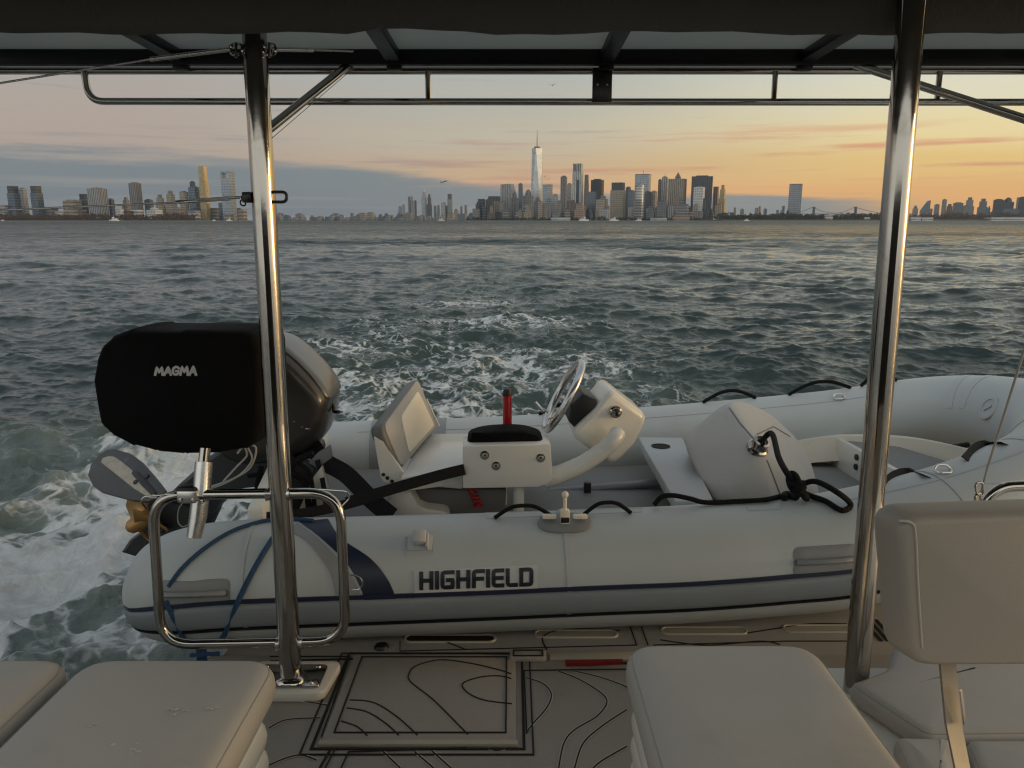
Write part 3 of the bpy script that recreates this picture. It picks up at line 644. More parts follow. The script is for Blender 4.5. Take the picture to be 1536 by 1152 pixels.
# raised welt along the boxing of the plain cushion
# ---- backrest on a flat steel strut ----
br = thing('backrest', 'padded taupe backrest on a flat steel strut at the frame edge', 'backrest', (1.2, 1.5, -1.0), 'x')
del br['group']
YB = 1.50
fr = [onY(1334, 768, YB), onY(1620, 758, YB), onY(1640, 990, YB), onY(1352, 992, YB)]
fl = fillet(fr, .05, 6); c_ = sum(fl, V((0, 0, 0)))/len(fl); rings = []
for dy, s_ in ((-.030, .90), (-.026, .955), (-.012, .99), (0, 1), (.035, 1.0), (.055, .985), (.068, .95), (.072, .90)):
    k = V((-.012 if dy > .01 else 0, 0, .0))
    rings.append([V((c_.x+(p.x-c_.x)*(s_ if p.x > c_.x else 1-(1-s_)*1.0), YB+dy, c_.z+(p.z-c_.z)*s_))+k for p in fl])
pad = obj('pad', MB().loft(rings), pm('brown_taupe_vinyl', (.345, .31, .265), .52, 0, .05, 2.5, bump=.1, bs=260, dirt=(.31, .28, .24), dirt_s=3), br, sharp=55)
m = MB().tube(catmull([onY(1348, 781, YB-.030), onY(1366, 784, YB-.0305), onY(1373, 800, YB-.0308), onY(1377, 880, YB-.031), onY(1383, 972, YB-.0305)], 6), .0028, 8); obj('piping', m, MT['vinyl'], pad)
P = [onY(1416, 960, YB+.03), onY(1420, 1000, YB+.03), onY(1428, 1085, YB-.02), onY(1445, 1170, YB-.10), onY(1450, 1230, YB-.16)]
m = MB().ribbon(P, V((.25, -1, .1)), [.040, .040, .042, .046, .046], .006); st = obj('strut', m, pm('dull_strut_steel', (.20, .185, .16), .5, .5, .1, 12), br)
m = MB().ribbon([onY(1440, 1035, YB-.01), onY(1446, 1085, YB-.03)], V((.9, -1, .1)), .012, .003); obj('strut_tab', m, MT['steel'], st)
# ================= the inflatable dinghy on the platform =================
din = thing('inflatable_dinghy', 'pale grey rigid inflatable dinghy with navy swoosh lying across the swim platform', 'dinghy', (.6, 3.4, -1.40))
near = [(-1.365, 2.605, -1.245), (-1.30, 2.608, -1.235), (-1.16, 2.613, -1.21), (-.95, 2.625, -1.195), (-.5, 2.64, -1.185), (-.1, 2.66, -1.179), (.3, 2.68, -1.17), (.62, 2.695, -1.163), (.95, 2.72, -1.147), (1.22, 2.74, -1.125), (1.62, 2.80, -1.055), (2.02, 2.93, -.965), (2.32, 3.14, -.90), (2.51, 3.46, -.87), (2.56, 3.78, -.87), (2.48, 4.04, -.895), (2.27, 4.21, -.94), (1.75, 4.28, -1.03), (.8, 4.25, -1.11), (-.1, 4.21, -1.16), (-.9, 4.18, -1.18), (-1.25, 4.17, -1.20), (-1.4, 4.165, -1.23), (-1.47, 4.16, -1.24)]
rad = [.09, .165, .208, .216, .214, .213, .213, .213, .215, .216, .216, .215, .215, .214, .213, .212, .212, .212, .212, .212, .212, .19, .12, .05]
PC = catmull(near, 10); RC = [v.x for v in catmull([(r, 0, 0) for r in rad], 10)]
NT = 56
def tframe(i):
    a, b = PC[max(i-1, 0)], PC[min(i+1, len(PC)-1)]; t = (b-a).normalized()
    o_ = V((t.y, -t.x, 0)).normalized(); u = o_.cross(t)*-1
    if u.z < 0: u = -u
    return t, o_, u
rings = []
for i in range(len(PC)):
    t, o_, u = tframe(i); rings.append([PC[i]+(o_*math.cos(a)+u*math.sin(a))*RC[i] for a in [2*math.pi*k/NT for k in range(NT)]])
mb = MB().loft(rings); tube = obj('buoyancy_tube', mb, MT['tube'], din, sharp=60)
bvh = BVHTree.FromPolygons([tuple(v) for v in mb.v], [f for f in mb.f])
def hit(px, py, off=0.0):
    d = ray(px, py).normalized(); loc, nrm, i, ds = bvh.ray_cast(V((0, 0, 0)), d)
    if loc is None:                                   # just past the silhouette: take the closest point of the tube
        loc, nrm, i, ds = bvh.find_nearest(onY(px, py, 2.72))
    if nrm.dot(d) > 0: nrm = -nrm
    return loc+nrm*off, nrm
def surf(i, deg, off=0):
    t, o_, u = tframe(i); a = R(deg); n_ = o_*math.cos(a)+u*math.sin(a); return PC[i]+n_*(RC[i]+off), n_
def band(i0, i1, a0, a1, off, na=8, th=None):
    """patch wrapped on the tube between two stations and two angles, standing proud by off"""
    m = MB(); rows = []
    for i in range(i0, i1+1):
        aa = [a0+(a1-a0)*k/na for k in range(na+1)]
        top = [surf(i, a, off*(1 if th is None else math.sin(math.pi*(k/na))**.35))[0] for k, a in enumerate(aa)]; bot = [surf(i, a, -.003)[0] for a in reversed(aa)]
        rows.append(top+bot)
    return m.loft(rows)
def nearest(x, lo=0, hi=130): return min(range(lo, min(hi, len(PC))), key=lambda i: abs(PC[i].x-x))
iS, iE = 3, 118
st1 = obj('rubbing_strake', band(iS, iE, -22, 3, .013, 10, True), MT['strake'], din, sharp=60)
obj('strake_edge', band(iS, iE, -24.2, -22.2, .008, 2), MT['letter'], st1)
obj('pinstripe', band(iS, iE, 3.2, 7.0, .006, 2), MT['navy'], tube)
# navy and grey swoosh: surface patches bounded by curves read on the tube
def patch(A, B, mat, name, off=.0025, n=26, label=None):
    """strip between two curves (photo coordinates traced on the tube)"""
    a = catmull([V((x, y, 0)) for x, y in A], 10); b = catmull([V((x, y, 0)) for x, y in B], 10); m = MB(); rows = []
    ia = np.linspace(0, len(a)-1, n); ib = np.linspace(0, len(b)-1, n)
    g = lambda P, t: P[int(t)].lerp(P[min(int(t)+1, len(P)-1)], t-int(t))
    for k in range(n):
        p, q = g(a, ia[k]), g(b, ib[k]); row = []; low = []
        for s_ in np.linspace(0, 1, 9):
            r_ = p.lerp(q, s_); h, nn = hit(r_.x, r_.y, off)
            if h is None: break
            row.append(h); low.append(h-nn*(off+.003))
        if len(row) == 9: rows.append(row+low[::-1])
    return obj(name, m.loft(rows), mat, tube, sharp=60)
patch([(449, 783), (480, 806), (520, 845), (540, 880), (549, 905)], [(492, 779), (512, 808), (556, 838), (582, 870), (596, 903)], MT['navy'], 'navy_swoosh')
patch([(428, 795), (460, 812), (490, 850), (502, 882), (504, 908)], [(446, 785), (476, 807), (516, 848), (537, 882), (546, 906)], MT['midgrey'], 'grey_swoosh')
# lettering: strokes laid on the tube
def strokes(word, glyphs, px0, px1, bot0, bot1, top0, top1, sw, gap=.22, slant=0):
    """returns polylines in photo coordinates for a word; each glyph polyline is in a unit-height box"""
    W = sum(glyphs[c][0] for c in word)+gap*(len(word)-1); out = []; x = 0
    for ch_ in word:
        wd, L = glyphs[ch_]
        for pl_ in L:
            q = []
            for (gx, gy) in pl_:
                t = (x+gx+slant*gy)/W; q.append((px0+(px1-px0)*t, (bot0+(bot1-bot0)*t)*(1-gy)+(top0+(top1-top0)*t)*gy))
            out.append(q)
        x += wd+gap
    return out
def resample(P, step=2.0):
    out = [P[0]]
    for a, b in zip(P[:-1], P[1:]):
        n = max(1, int(math.hypot(b[0]-a[0], b[1]-a[1])/step))
        for k in range(1, n+1): out.append((a[0]+(b[0]-a[0])*k/n, a[1]+(b[1]-a[1])*k/n))
    return out
def write(lines_, fn, wd, t):
    m = MB()
    for L in lines_:
        # square ends: run half a stroke past each end
        L = list(L)
        P = [fn(x, y) for x, y in resample(L)]
        pts = [p for p, n_ in P]; ns = [n_ for p, n_ in P]
        d0 = (pts[0]-pts[1]).normalized()*wd*.45; d1 = (pts[-1]-pts[-2]).normalized()*wd*.45
        pts[0] = pts[0]+d0; pts[-1] = pts[-1]+d1
        q = MB().ribbon(pts, ns, wd, t); m.add(q.v, q.f)
    return m
HF = {'H': (.66, [[(0, 0), (0, 1)], [(.66, 0), (.66, 1)], [(0, .5), (.66, .5)]]), 'I': (0.0, [[(0, 0), (0, 1)]]),
      'G': (.66, [[(.66, 1), (.14, 1), (.03, .95), (0, .84), (0, .16), (.03, .05), (.14, 0), (.66, 0), (.66, .48), (.34, .48)]]),
      'F': (.56, [[(0, 0), (0, .84), (.03, .95), (.14, 1), (.6, 1)], [(0, .5), (.54, .5)]]),
      'E': (.56, [[(.58, 1), (.14, 1), (.03, .95), (0, .84), (0, .16), (.03, .05), (.14, 0), (.58, 0)], [(.02, .5), (.54, .5)]]),
      'L': (.52, [[(0, 1), (0, .16), (.03, .05), (.14, 0), (.54, 0)]]),
      'D': (.66, [[(0, 0), (0, 1)], [(.12, 1), (.52, 1), (.63, .95), (.66, .84), (.66, .16), (.63, .05), (.52, 0), (.12, 0)]])}
L = strokes('HIGHFIELD', HF, 632, 797, 882, 876, 860, 854, 6, gap=.36)
patch([(621, 856), (714, 851), (807, 847)], [(622, 894), (715, 890.5), (808, 887)], MT['panel'], 'letter_panel', .0018)
obj('lettering', write(L, lambda x, y: hit(x, y, .0035), .0138, .0015), MT['letter'], tube, sharp=60)
m = MB()
def outline_on(pts, w_=.002, off=.001):
    P = [hit(x, y, off) for x, y in resample(pts+[pts[0]], 4)]
    q = MB().ribbon([p for p, n_ in P], [n_ for p, n_ in P], w_, .0012); return q
q = outline_on([(621, 856), (807, 847), (808, 887), (622, 894)]); m.add(q.v, q.f)
obj('letter_panel_edge', m, MT['seam'], tube)
m = MB()
for pts in ([(728, 764), (962, 756), (963, 768), (730, 778)], [(1118, 754), (1170, 752), (1172, 764), (1122, 766)], [(608, 806), (648, 803), (650, 830), (608, 833)], ):
    q = outline_on(pts, .0022); m.add(q.v, q.f)
for x in (-.93, .2, 1.62, 2.05):
    i = nearest(x); P = [surf(i, a, .0012) for a in range(-30, 120, 6)]; q = MB().ribbon([p for p, n_ in P], [n_ for p, n_ in P], .014 if x < 2 else .03, .001); m.add(q.v, q.f)
for i in (121, 147, 151):
    P = [surf(i, a, .0012) for a in range(20, 170, 6)]; q = MB().ribbon([p for p, n_ in P], [n_ for p, n_ in P], .03, .0012); m.add(q.v, q.f)
iF0, iF1 = nearest(2.0, 140, 200), nearest(-.9, 160, 225)
P = [surf(i, 122, .001) for i in range(min(iF0, iF1), max(iF0, iF1))]; q = MB().ribbon([p for p, n_ in P], [n_ for p, n_ in P], .004, .0012); m.add(q.v, q.f)
P = [surf(i, 76, .001) for i in range(nearest(1.25), 121)]; q = MB().ribbon([p for p, n_ in P], [n_ for p, n_ in P], .004, .0012); m.add(q.v, q.f)
obj('seam_tape', m, MT['seam'], tube)
# carry handles
def handle(px0, px1, py, hh, name='carry_handle', slope=0):
    c0, n0 = hit((px0+px1)/2, py)
    corners = fillet([V((px0, py-hh-slope, 0)), V((px1, py-hh+slope, 0)), V((px1, py+hh+slope, 0)), V((px0, py+hh-slope, 0))], 10, 5)
    rows = []
    for k in np.linspace(1, .0, 6): rows.append([hit((px0+px1)/2+(p.x-(px0+px1)/2)*k, py+(p.y-py)*k, .006 if k < .95 else .002)[0] for p in corners])
    h = obj(name, MB().loft(rows, cap=False), MT['patch'], tube, sharp=60)
    P = []; ns = []
    for s_, o_ in ((.07, .004), (.14, .014), (.25, .024), (.5, .03), (.75, .024), (.86, .014), (.93, .004)):
        p, n_ = hit(px0+(px1-px0)*s_, py+slope*(2*s_-1)+1, o_); P.append(p); ns.append(n_)
    P = catmull(P, 5); m = MB().tube(P, [.017-.005*math.sin(math.pi*k/(len(P)-1)) for k in range(len(P))], 12, flat=.7); obj('handle_grip', m, MT['patch'], h); return h
handle(236, 345, 889, 20, slope=-1.5); handle(1190, 1285, 840, 22, slope=-3)
# small davit lug
p, n_ = hit(630, 815, .0)
rot = n_.to_track_quat('Z', 'Y').to_matrix()
m = MB().box(p+n_*.004, (.085, .062, .006), .002, rot=rot); lug = obj('lug_patch', m, MT['seam'], tube)
m = MB().box(p+n_*.018+V((0, 0, .012)), (.044, .05, .030), .006, rot=rot); m.box(p+n_*.020+V((.026, 0, -.002)), (.010, .06, .024), .003, rot=rot); obj('lug', m, MT['canvas'], lug)
# oarlock: oval base and swivel pin
corners = [V((847+41*math.cos(a)*abs(math.cos(a))**-.35, 786+14.5*math.sin(a), 0)) for a in [2*math.pi*k/32+.01 for k in range(32)]]
rows = [[hit(847+(p.x-847)*k, 786+(p.y-786)*k, o_)[0] for p in corners] for k, o_ in ((1, .001), (.97, .009), (.85, .012), (.5, .013), (.01, .013))]
ol = obj('oarlock_base', MB().loft(rows, cap=False), MT['patch'], tube)
p, n_ = hit(847, 784); up = V((0, 0, 1))
m = MB().box(p+n_*.028, (.032, .035, .050), .005); m.tube([p+n_*.03+up*.02, p+n_*.03+up*.070], .007, 10); m.ball(p+n_*.03+up*.078, .0125)
for sx in (-1, 1): m.box(p+n_*.02+V((sx*.055, 0, .006)), (.05, .022, .016), .005)
obj('oarlock_pin', m, MT['vinyl_light'], ol)
m = MB().box(p+n_*.012+V((-.06, -.006, -.012)), (.05, .02, .010), .003); m.box(p+n_*.040+V((0, -.012, -.02)), (.030, .01, .02), .002); obj('oarlock_slot', m, MT['black'], ol)
# grab-line loops and grab straps on both tubes
def loop(A, mid, B, r=.0075, mat='rope', name='grab_line'):
    P = catmull([A, A.lerp(mid, .55)+V((0, 0, .012)), mid, B.lerp(mid, .55)+V((0, 0, .012)), B], 6); return obj(name, MB().tube(P, r, 10), MT[mat], tube)
def topat(x, lo, hi, deg=90, off=.004): return surf(nearest(x, lo, hi), deg, off)[0]
for xa, xb in ((-.05, .135), (.245, .43)):
    A, B = topat(xa, 0, 130, 83), topat(xb, 0, 130, 83); loop(A, (A+B)/2+V((0, 0, .042)), B)
for xa, xb in ((.12, .55), (1.07, 1.42), (1.62, 1.92), (1.99, 2.2)):
    A, B = topat(xa, 150, 236), topat(xb, 150, 236); loop(A, (A+B)/2+V((0, 0, .055)), B, .010)
def gstrap(P, name='grab_strap'):
    return obj(name, MB().ribbon(catmull(P, 7), [V((.2, -.6, .8))]*(7*(len(P)-1)+1), .042, .004), MT['strap'], tube)
gstrap([hit(1322, 733, .004)[0], onY(1345, 713, 2.86), onY(1368, 709, 2.90), hit(1391, 717, .004)[0]])
gstrap([hit(1449, 692, .004)[0], onY(1467, 671, 2.98), onY(1482, 667, 3.02), hit(1508, 668, .004)[0]])
for px, py in ((1414, 707), (1258, 597)):
    p, n_ = hit(px, py, .004)
    m = MB().tube(fillet([p+V((-.034, 0, 0)), p+V((-.018, .01, .020)), p+V((.018, .01, .020)), p+V((.034, 0, 0)), p+V((.022, -.022, -.002)), p+V((-.022, -.022, -.002))], .012), .0045, 8, True); obj('tie_ring', m, MT['satin'], tube)
# inflation valve on the bow
p, n_ = hit(1483, 612, 0)
if p: 
    v_ = obj('inflation_valve', MB().lathe([(.062, 0), (.060, .006), (.046, .008), (.044, .003), (.0, .003)], p, n_, 28), MT['tube'], tube)
    obj('valve_cap', MB().box(p+n_*.006, (.05, .014, .010), .004, rot=n_.to_track_quat('Z', 'Y').to_matrix() @ Matrix.Rotation(.7, 3, 'Z')), MT['seam'], v_)
# hull, inner floor, transom and bow locker
def dg(l, w_, z): return DO*1+DL*l+DN*w_+V((0, 0, z))
mb = MB().loft([[dg(l, .76-hw, zt_), dg(l, .76-hw*.96, zb+.05), dg(l, .76-hw*.6, zb), dg(l, .76, zb-.005), dg(l, .76+hw*.6, zb), dg(l, .76+hw*.96, zb+.05), dg(l, .76+hw, zt_)] for l, hw, zt_, zb in ((-1.02, .66, -1.2, -1.385), (0, .66, -1.2, -1.387), (1.2, .66, -1.2, -1.37), (1.9, .62, -1.195, -1.32), (2.1, .5, -1.1, -1.22), (2.3, .3, -1.05, -1.12))])
hull = obj('rigid_hull', mb, MT['cream'], din)
mb = MB().prism([dg(l, w_, -1.188) for l, w_ in ((-1.0, .15), (1.93, .15), (1.93, 1.37), (-1.0, 1.37))], (0, 0, .012)); obj('cockpit_floor', mb, MT['floor'], hull)
mb = MB().prism([dg(l, w_, -1.06) for l, w_ in ((1.93, .25), (2.16, .40), (2.28, .76), (2.16, 1.15), (1.93, 1.34))], (0, 0, .03), .006); lk = obj('bow_step', mb, MT['floor'], hull)
mb = MB().prism([dg(1.925, .22, -1.185), dg(1.925, .22, -1.02), dg(1.925, 1.35, -1.02), dg(1.925, 1.35, -1.185)], DL*-.03, .006); pnl = obj('step_riser', mb, MT['white'], lk)
for w_, z in ((.98, -1.06), (.98, -1.11), (1.06, -1.06), (1.06, -1.11), (.70, -1.06), (.62, -1.06)):
    m = MB().lathe([(.016, 0), (.016, .008), (.0, .008)], dg(1.894, w_, z), DL*-1, 14); obj('socket', m, MT['black'], pnl)
m = MB().tube(fillet([onP(1412, 672, dg(0, 0, -1.02), V((0, 0, 1))), onP(1428, 671, dg(0, 0, -1.01), V((0, 0, 1))), onP(1452, 667, dg(0, 0, -1.0), V((0, 0, 1)))], .02, 4, False), .014, 10); obj('latch', m, MT['black'], lk)
# pale liner ledge along the inside of the far tube
P0 = [dg(.9, 1.36, -1.16), dg(1.45, 1.33, -1.085), dg(1.85, 1.32, -1.02), dg(2.2, 1.12, -.98), dg(2.38, .76, -.97)]; P1 = [p+V((.0, -.05, -.12)) for p in P0]
a, b = catmull(P0, 6), catmull(P1, 6)
mb = MB().loft([[p, q, q+V((0, .05, -.01)), p+V((0, .05, -.0))] for p, q in zip(a, b)]); obj('liner_ledge', mb, MT['cream'], hull)
mb = MB().prism([dg(-.90, .16, -1.19), dg(-.90, .16, -.98), dg(-.90, .45, -.90), dg(-.90, 1.07, -.90), dg(-.90, 1.36, -.98), dg(-.90, 1.36, -1.19)], DL*.06, .008); tr = obj('transom', mb, MT['white'], hull)
mb = MB().prism([onW(470, 715, .55), onW(452, 706, .55), onW(476, 680, .55), onW(495, 668, .55), onW(500, 695, .55)], DN*.02, .002); obj('transom_plate', mb, MT['midgrey'], tr)
mb = MB().prism([onW(446, 770, .5), onW(470, 716, .5), onW(482, 700, .5), onW(500, 770, .5)], DN*.04, .004); obj('knee', mb, MT['white'], tr)
# grey reinforcement band on the far tube seen beside the backrest
i0, i1 = sorted((nearest(-.78, 150, 236), nearest(-.40, 150, 236)))
obj('tube_band', band(i0, i1, 60, 205, .004, 20), MT['midgrey'], tube, sharp=60)
# grey plank thwart with a cup hole
ZT = -1.0
mb = MB().prism([onZ(1013, 752, ZT), onZ(1070, 748, ZT), onZ(1024, 656, ZT), onZ(957, 655, ZT)], (0, 0, -.055), .01)
th_ = obj('thwart', mb, MT['seam'], din)
cz = onZ(991, 669.5, ZT+.001)
m = MB().lathe([(.046, 0), (.048, .003), (.040, .003), (.038, .0008), (0, .0008)], cz, (0, 0, 1), 28); obj('cup_hole_disc', m, MT['groove'], th_)  # dark disc: the shade inside the hole is put into its colour
# ---- helm seat, console ----
W0 = .44
hs = obj('helm_seat', MB().prism([onZ(600, 716, -.925), onZ(700, 704, -.925), onZ(826, 702, -.925), onZ(812, 649, -.925), onZ(636, 650, -.925)], (0, 0, -.065), .012), MT['white'], din)
mb = MB().prism([onW(560, 655, W0), onW(575, 662, W0), onW(603, 706, W0), onW(612, 716, W0), onW(694, 706, W0), onW(694, 734, W0), onW(575, 724, W0), onW(570, 713, W0)], DN*.03, .006); obj('seat_side', mb, MT['white'], hs)
mb = MB().prism([onW(580, 742, W0+.02), onW(616, 736, W0+.02), onW(628, 758, W0+.02), onW(640, 763, W0+.02), onW(672, 767, W0+.02), onW(676, 790, W0+.02), onW(585, 790, W0+.02)], DN*.55, .02); obj('pedestal', mb, MT['white'], hs)
mb = MB().prism([onW(612, 734, W0+.1), onW(760, 734, W0+.1), onW(756, 790, W0+.1), onW(640, 790, W0+.1)], DN*.5, .01); obj('locker', mb, MT['vinyl_dark'], hs)
mb = MB().tube([onW(778, 724, W0+.05), onW(778, 780, W0+.05)], .024, 14); obj('support_leg', mb, MT['white'], hs)
mb = MB().tube([onW(755, 724, W0+.3), onW(755, 780, W0+.3)], .018, 14); obj('support_leg', mb, MT['white'], hs)
WB = .38
sb = obj('side_box', MB().prism([onW(694, 669, WB), onW(826, 666, WB), onW(829, 717, WB), onW(822, 726, WB), onW(806, 731, WB), onW(694, 733, WB)], DN*.17, .006), MT['white'], hs)
for px, py in ((727, 683), (744, 699), (811, 687)):
    m = MB().lathe([(0, .014), (.008, .012), (.0125, .005), (.013, .002), (.019, .0015), (.019, 0)], onW(px, py, WB), DN*-1, 18); obj('bolt_knob', m, MT['steel'], sb)
for px, py in ((575, 712), (581, 717), (588, 722)):
    m = MB().lathe([(0, .004), (.007, .003), (.0085, 0)], onW(px, py, W0), DN*-1, 12); obj('rivet', m, MT['tint'], hs)
# backrest: slab leaning aft, width running across the boat
pA, pB = onW(600, 706, W0+.0), onW(571, 640, W0+.0)
pC, pD = onW(626, 566, 1.15), onW(655, 640, 1.15)
nf = (pB-pA).cross(pD-pA).normalized()
if nf.x < 0: nf = -nf
qc = [pA, pB.lerp(pB, 1), pC, pD]; qf = fillet(qc, .05, 6); ctr = sum(qc, V((0, 0, 0)))/4
m = MB().loft([[ctr+(p-ctr)*s_+nf*dy for p in qf] for dy, s_ in ((-.062, .92), (-.057, .97), (-.038, 1), (-.01, 1), (-.002, .98), (.002, .94))])
bk_ = obj('seat_back', m, MT['vinyl_dark'], hs, sharp=50)
m = MB().loft([[ctr+(p-ctr)*s_+nf*dy for p in qf] for dy, s_ in ((.0, .95), (.006, .945), (.009, .90))]); obj('back_pad', m, MT['vinyl_grey'], bk_)
qi = fillet([ctr+(pA-ctr)*.78+(pD-pA)*.10, ctr+(pB-ctr)*.62+(pC-pB)*.14, ctr+(pC-ctr)*.66+(pC-pB)*.02, ctr+(pD-ctr)*.82], .03, 5); ci = sum(qi, V((0, 0, 0)))/len(qi)
m = MB().loft([[ci+(p-ci)*s_+nf*dy for p in qi] for dy, s_ in ((.005, 1), (.013, .99), (.016, .95))]); obj('back_inset', m, MT['vinyl_light'], bk_)
mb = MB().prism([onW(630, 650, 1.17), onW(640, 598, 1.17), onW(660, 640, 1.17)], DN*.02, .004); obj('back_bracket', mb, MT['white'], hs)
# console arm and pod
WC = .46
arm = obj('console_arm', MB().tube(catmull([onW(815, 718, WC), onW(840, 711, WC), (onW(872, 697, WC)), onW(903, 676, WC), onW(920, 660, WC), onW(926, 650, WC+.03)], 6), [.043]*6+[.040]*6+[.038]*6+[.037]*6+[.036]*7, 20, flat=.95), MT['white'], hs)
pod = obj('console_pod', MB().prism([onW(x, y, WC+.03+(x-859)/110*.11) for x, y in ((917, 583), (943, 603), (965, 619), (970, 628), (966, 642), (952, 668), (934, 688), (924, 696), (914, 698), (904, 688), (886, 676), (864, 660), (859, 650), (868, 640), (893, 614))], DN*.32, .04, 5), MT['white'], hs, sharp=50)
kn = onW(923, 617, WC+.03+64/110*.11)
kk = obj('ignition_switch', MB().lathe([(.026, 0), (.026, .016), (.020, .020), (.019, .034), (.0, .036)], kn, DN*-1, 22), MT['steel'], pod)
obj('switch_key', MB().box(kn-DN*.040, (.010, .012, .024), .002), MT['black'], kk)
fa, fb_ = onW(893, 612, WC+.18), onW(866, 642, WC+.18); fn = V((-(fb_-fa).z, 0, (fb_-fa).x)); fn = fn if fn.x < 0 else -fn; fn.normalize()
mid_ = (fa+fb_)/2
mb = MB().prism([onW(x, y, WC+.09) for x, y in ((874, 590), (897, 600), (888, 630), (872, 652), (852, 632), (856, 608))], DN*.24, .012); dsh = obj('dash_binnacle', mb, MT['black'], pod)
# steering wheel
swc = onW(845, 594, .70); wax = V((-.88, -.01, .475)).normalized()
u_ = wax.cross(V((0, 1, 0))).normalized(); v2 = wax.cross(u_).normalized()
RWl = .168
m = MB().tube([swc+(u_*math.cos(a)+v2*math.sin(a))*RWl for a in [2*math.pi*k/48 for k in range(48)]], .0175, 12, closed=True); sw_ = obj('steering_wheel', m, MT['satin'], hs)
for a in (R(90), R(210), R(330)):
    p = swc+(u_*math.cos(a)+v2*math.sin(a))*RWl; m = MB().tube(catmull([p, p.lerp(swc, .4)-wax*.03, swc-wax*.055], 5), .008, 8, flat=.6); obj('spoke', m, MT['satin'], sw_)
m = MB().lathe([(.03, -.075), (.034, -.05), (.026, -.035), (0, -.033)], swc, wax, 18); m.tube([swc-wax*.06, swc-wax*.19], .022, 12); obj('wheel_hub', m, MT['black'], sw_)
kb = swc+(u_*math.cos(R(262))+v2*math.sin(R(262)))*RWl
kb = onW(822, 618, .62); m = MB().tube([kb, kb+wax*.045], .006, 8); m.tube([kb+wax*.04+V((-.02, 0, .025)), kb+wax*.045+V((.02, 0, -.02))], .007, 8); obj('wheel_knob', m, MT['satin'], sw_)
# ================= things lying in or tied to the dinghy =================
m = MB()
base = catmull([onW(x, y, .46) for x, y in ((701, 664), (706, 652), (735, 646), (780, 645), (808, 651), (815, 662), (812, 668), (706, 669))], 5, True); c0_ = sum(base, V((0, 0, 0)))/len(base)
rings = [[c0_+(p-c0_)*s_+DN*d_ for p in base] for d_, s_ in ((-.03, .80), (-.025, .92), (0, 1), (.09, 1), (.12, .9), (.13, .7))]
m.loft(rings); m.box(onW(716, 650, .45), (.05, .03, .012), .004); obj('pouch', m, MT['blackcloth'], None, 'flat black pouch lying on top of the white side box', 'pouch')
rc_ = thing('signal_horn', 'slim upright red cylinder with black tip behind the black pouch', 'cylinder', onW(761, 655, .62))
obj('red_body', MB().tube([onW(761, 662, .62), onW(761, 592, .62)], .020, 20), MT['red'], rc_)
obj('black_tip', MB().lathe([(.0205, 0), (.0205, .012), (.016, .028), (.0, .033)], onW(761, 593, .62), (0, 0, 1), 18), MT['black'], rc_)
P = []
for k in range(100):
    a = k*.5; c1 = onW(706, 727, .50).lerp(onW(717, 757, .50), min(1, k/70)); P.append(c1+V((math.cos(a)*.018, math.sin(a)*.018, -.002*(k % 3))))
obj('coiled_lanyard', MB().tube(P, .0034, 6), MT['red'], None, 'red coiled lanyard dangling under the white side box', 'lanyard')
# oar along the floor
oa = thing('oar', 'grey aluminium oar lying along the dinghy floor behind the oarlock', 'oar', onW(880, 738, .95))
obj('shaft', MB().tube([onW(770, 744, .95), onW(1010, 722, .95)], .021, 14), MT['wood'], oa)
obj('blade', MB().prism([onW(x, y, .95) for x, y in ((735, 742), (760, 738), (785, 740), (785, 748), (760, 754), (735, 752))], DN*.02, .004), MT['midgrey'], oa)
obj('clip', MB().box(onW(881, 734, .90), (.035, .03, .075), .006), MT['tint'], oa)
# folded bow bag
pts = [onW(1092, 603, .80), onW(1108, 604, .92), onW(1150, 617, .95), onW(1188, 652, .95), onW(1212, 690, .85), onW(1228, 742, .62), onW(1160, 764, .40), onW(1072, 752, .42), onW(1029, 668, .72), onW(1036, 652, .85), onW(1140, 676, .44), onW(1100, 700, 1.25), onW(1050, 700, 1.2), onW(1200, 730, 1.1)]
b = bmesh.new(); [b.verts.new(p) for p in pts]; bmesh.ops.convex_hull(b, input=b.verts[:])
loose = [v for v in b.verts if not v.link_faces]; bmesh.ops.delete(b, geom=loose, context='VERTS')
bmesh.ops.bevel(b, geom=[e for e in b.edges if e.calc_face_angle(0) > R(12)], offset=.05, segments=4, profile=.5, affect='EDGES', clamp_overlap=True)
bmesh.ops.triangulate(b, faces=b.faces[:]); bmesh.ops.subdivide_edges(b, edges=b.edges[:], cuts=1, use_grid_fill=True)
for k in range(9): bmesh.ops.smooth_vert(b, verts=b.verts[:], factor=.5, use_axis_x=True, use_axis_y=True, use_axis_z=True)
m = MB(); m.bm(b); cc = sum(m.v, V((0, 0, 0)))/len(m.v); m.v = [cc+(v-cc)*1.06 for v in m.v]
bag = obj('bow_bag', m, MT['canvas'], None, 'pale grey pyramid-shaped canvas bag with steel fitting in the dinghy', 'bag', sharp=180)
bgv = BVHTree.FromPolygons([tuple(v) for v in m.v], m.f)
def bh2(px, py, off):
    d = ray(px, py).normalized(); l, n_, i, ds = bgv.ray_cast(V((0, 0, 0)), d)
    if l is None: return None
    if n_.dot(d) > 0: n_ = -n_
    return l+n_*off, n_
for L in ([(1094, 612), (1110, 635), (1132, 660)], [(1150, 690), (1160, 715), (1170, 742)], [(1135, 652), (1160, 640), (1185, 655)]):
    P = [bh2(x, y, .001) for x, y in resample(L, 4)]; P = [p for p in P if p]
    if len(P) > 2: obj('bag_seam', MB().ribbon([p for p, n_ in P], [n_ for p, n_ in P], .005, .002), MT['vinyl_dark'], bag)
bp_ = bh2(1136, 672, 0) or (onW(1136, 672, .45), DN*-1)
bp_, bn_ = bp_
ft = obj('bag_fitting', MB().lathe([(.046, -.01), (.046, .006), (.038, .012), (.034, .03), (.036, .045), (.026, .048), (.024, .03), (0, .03)], bp_, bn_, 24), MT['steel'], bag)
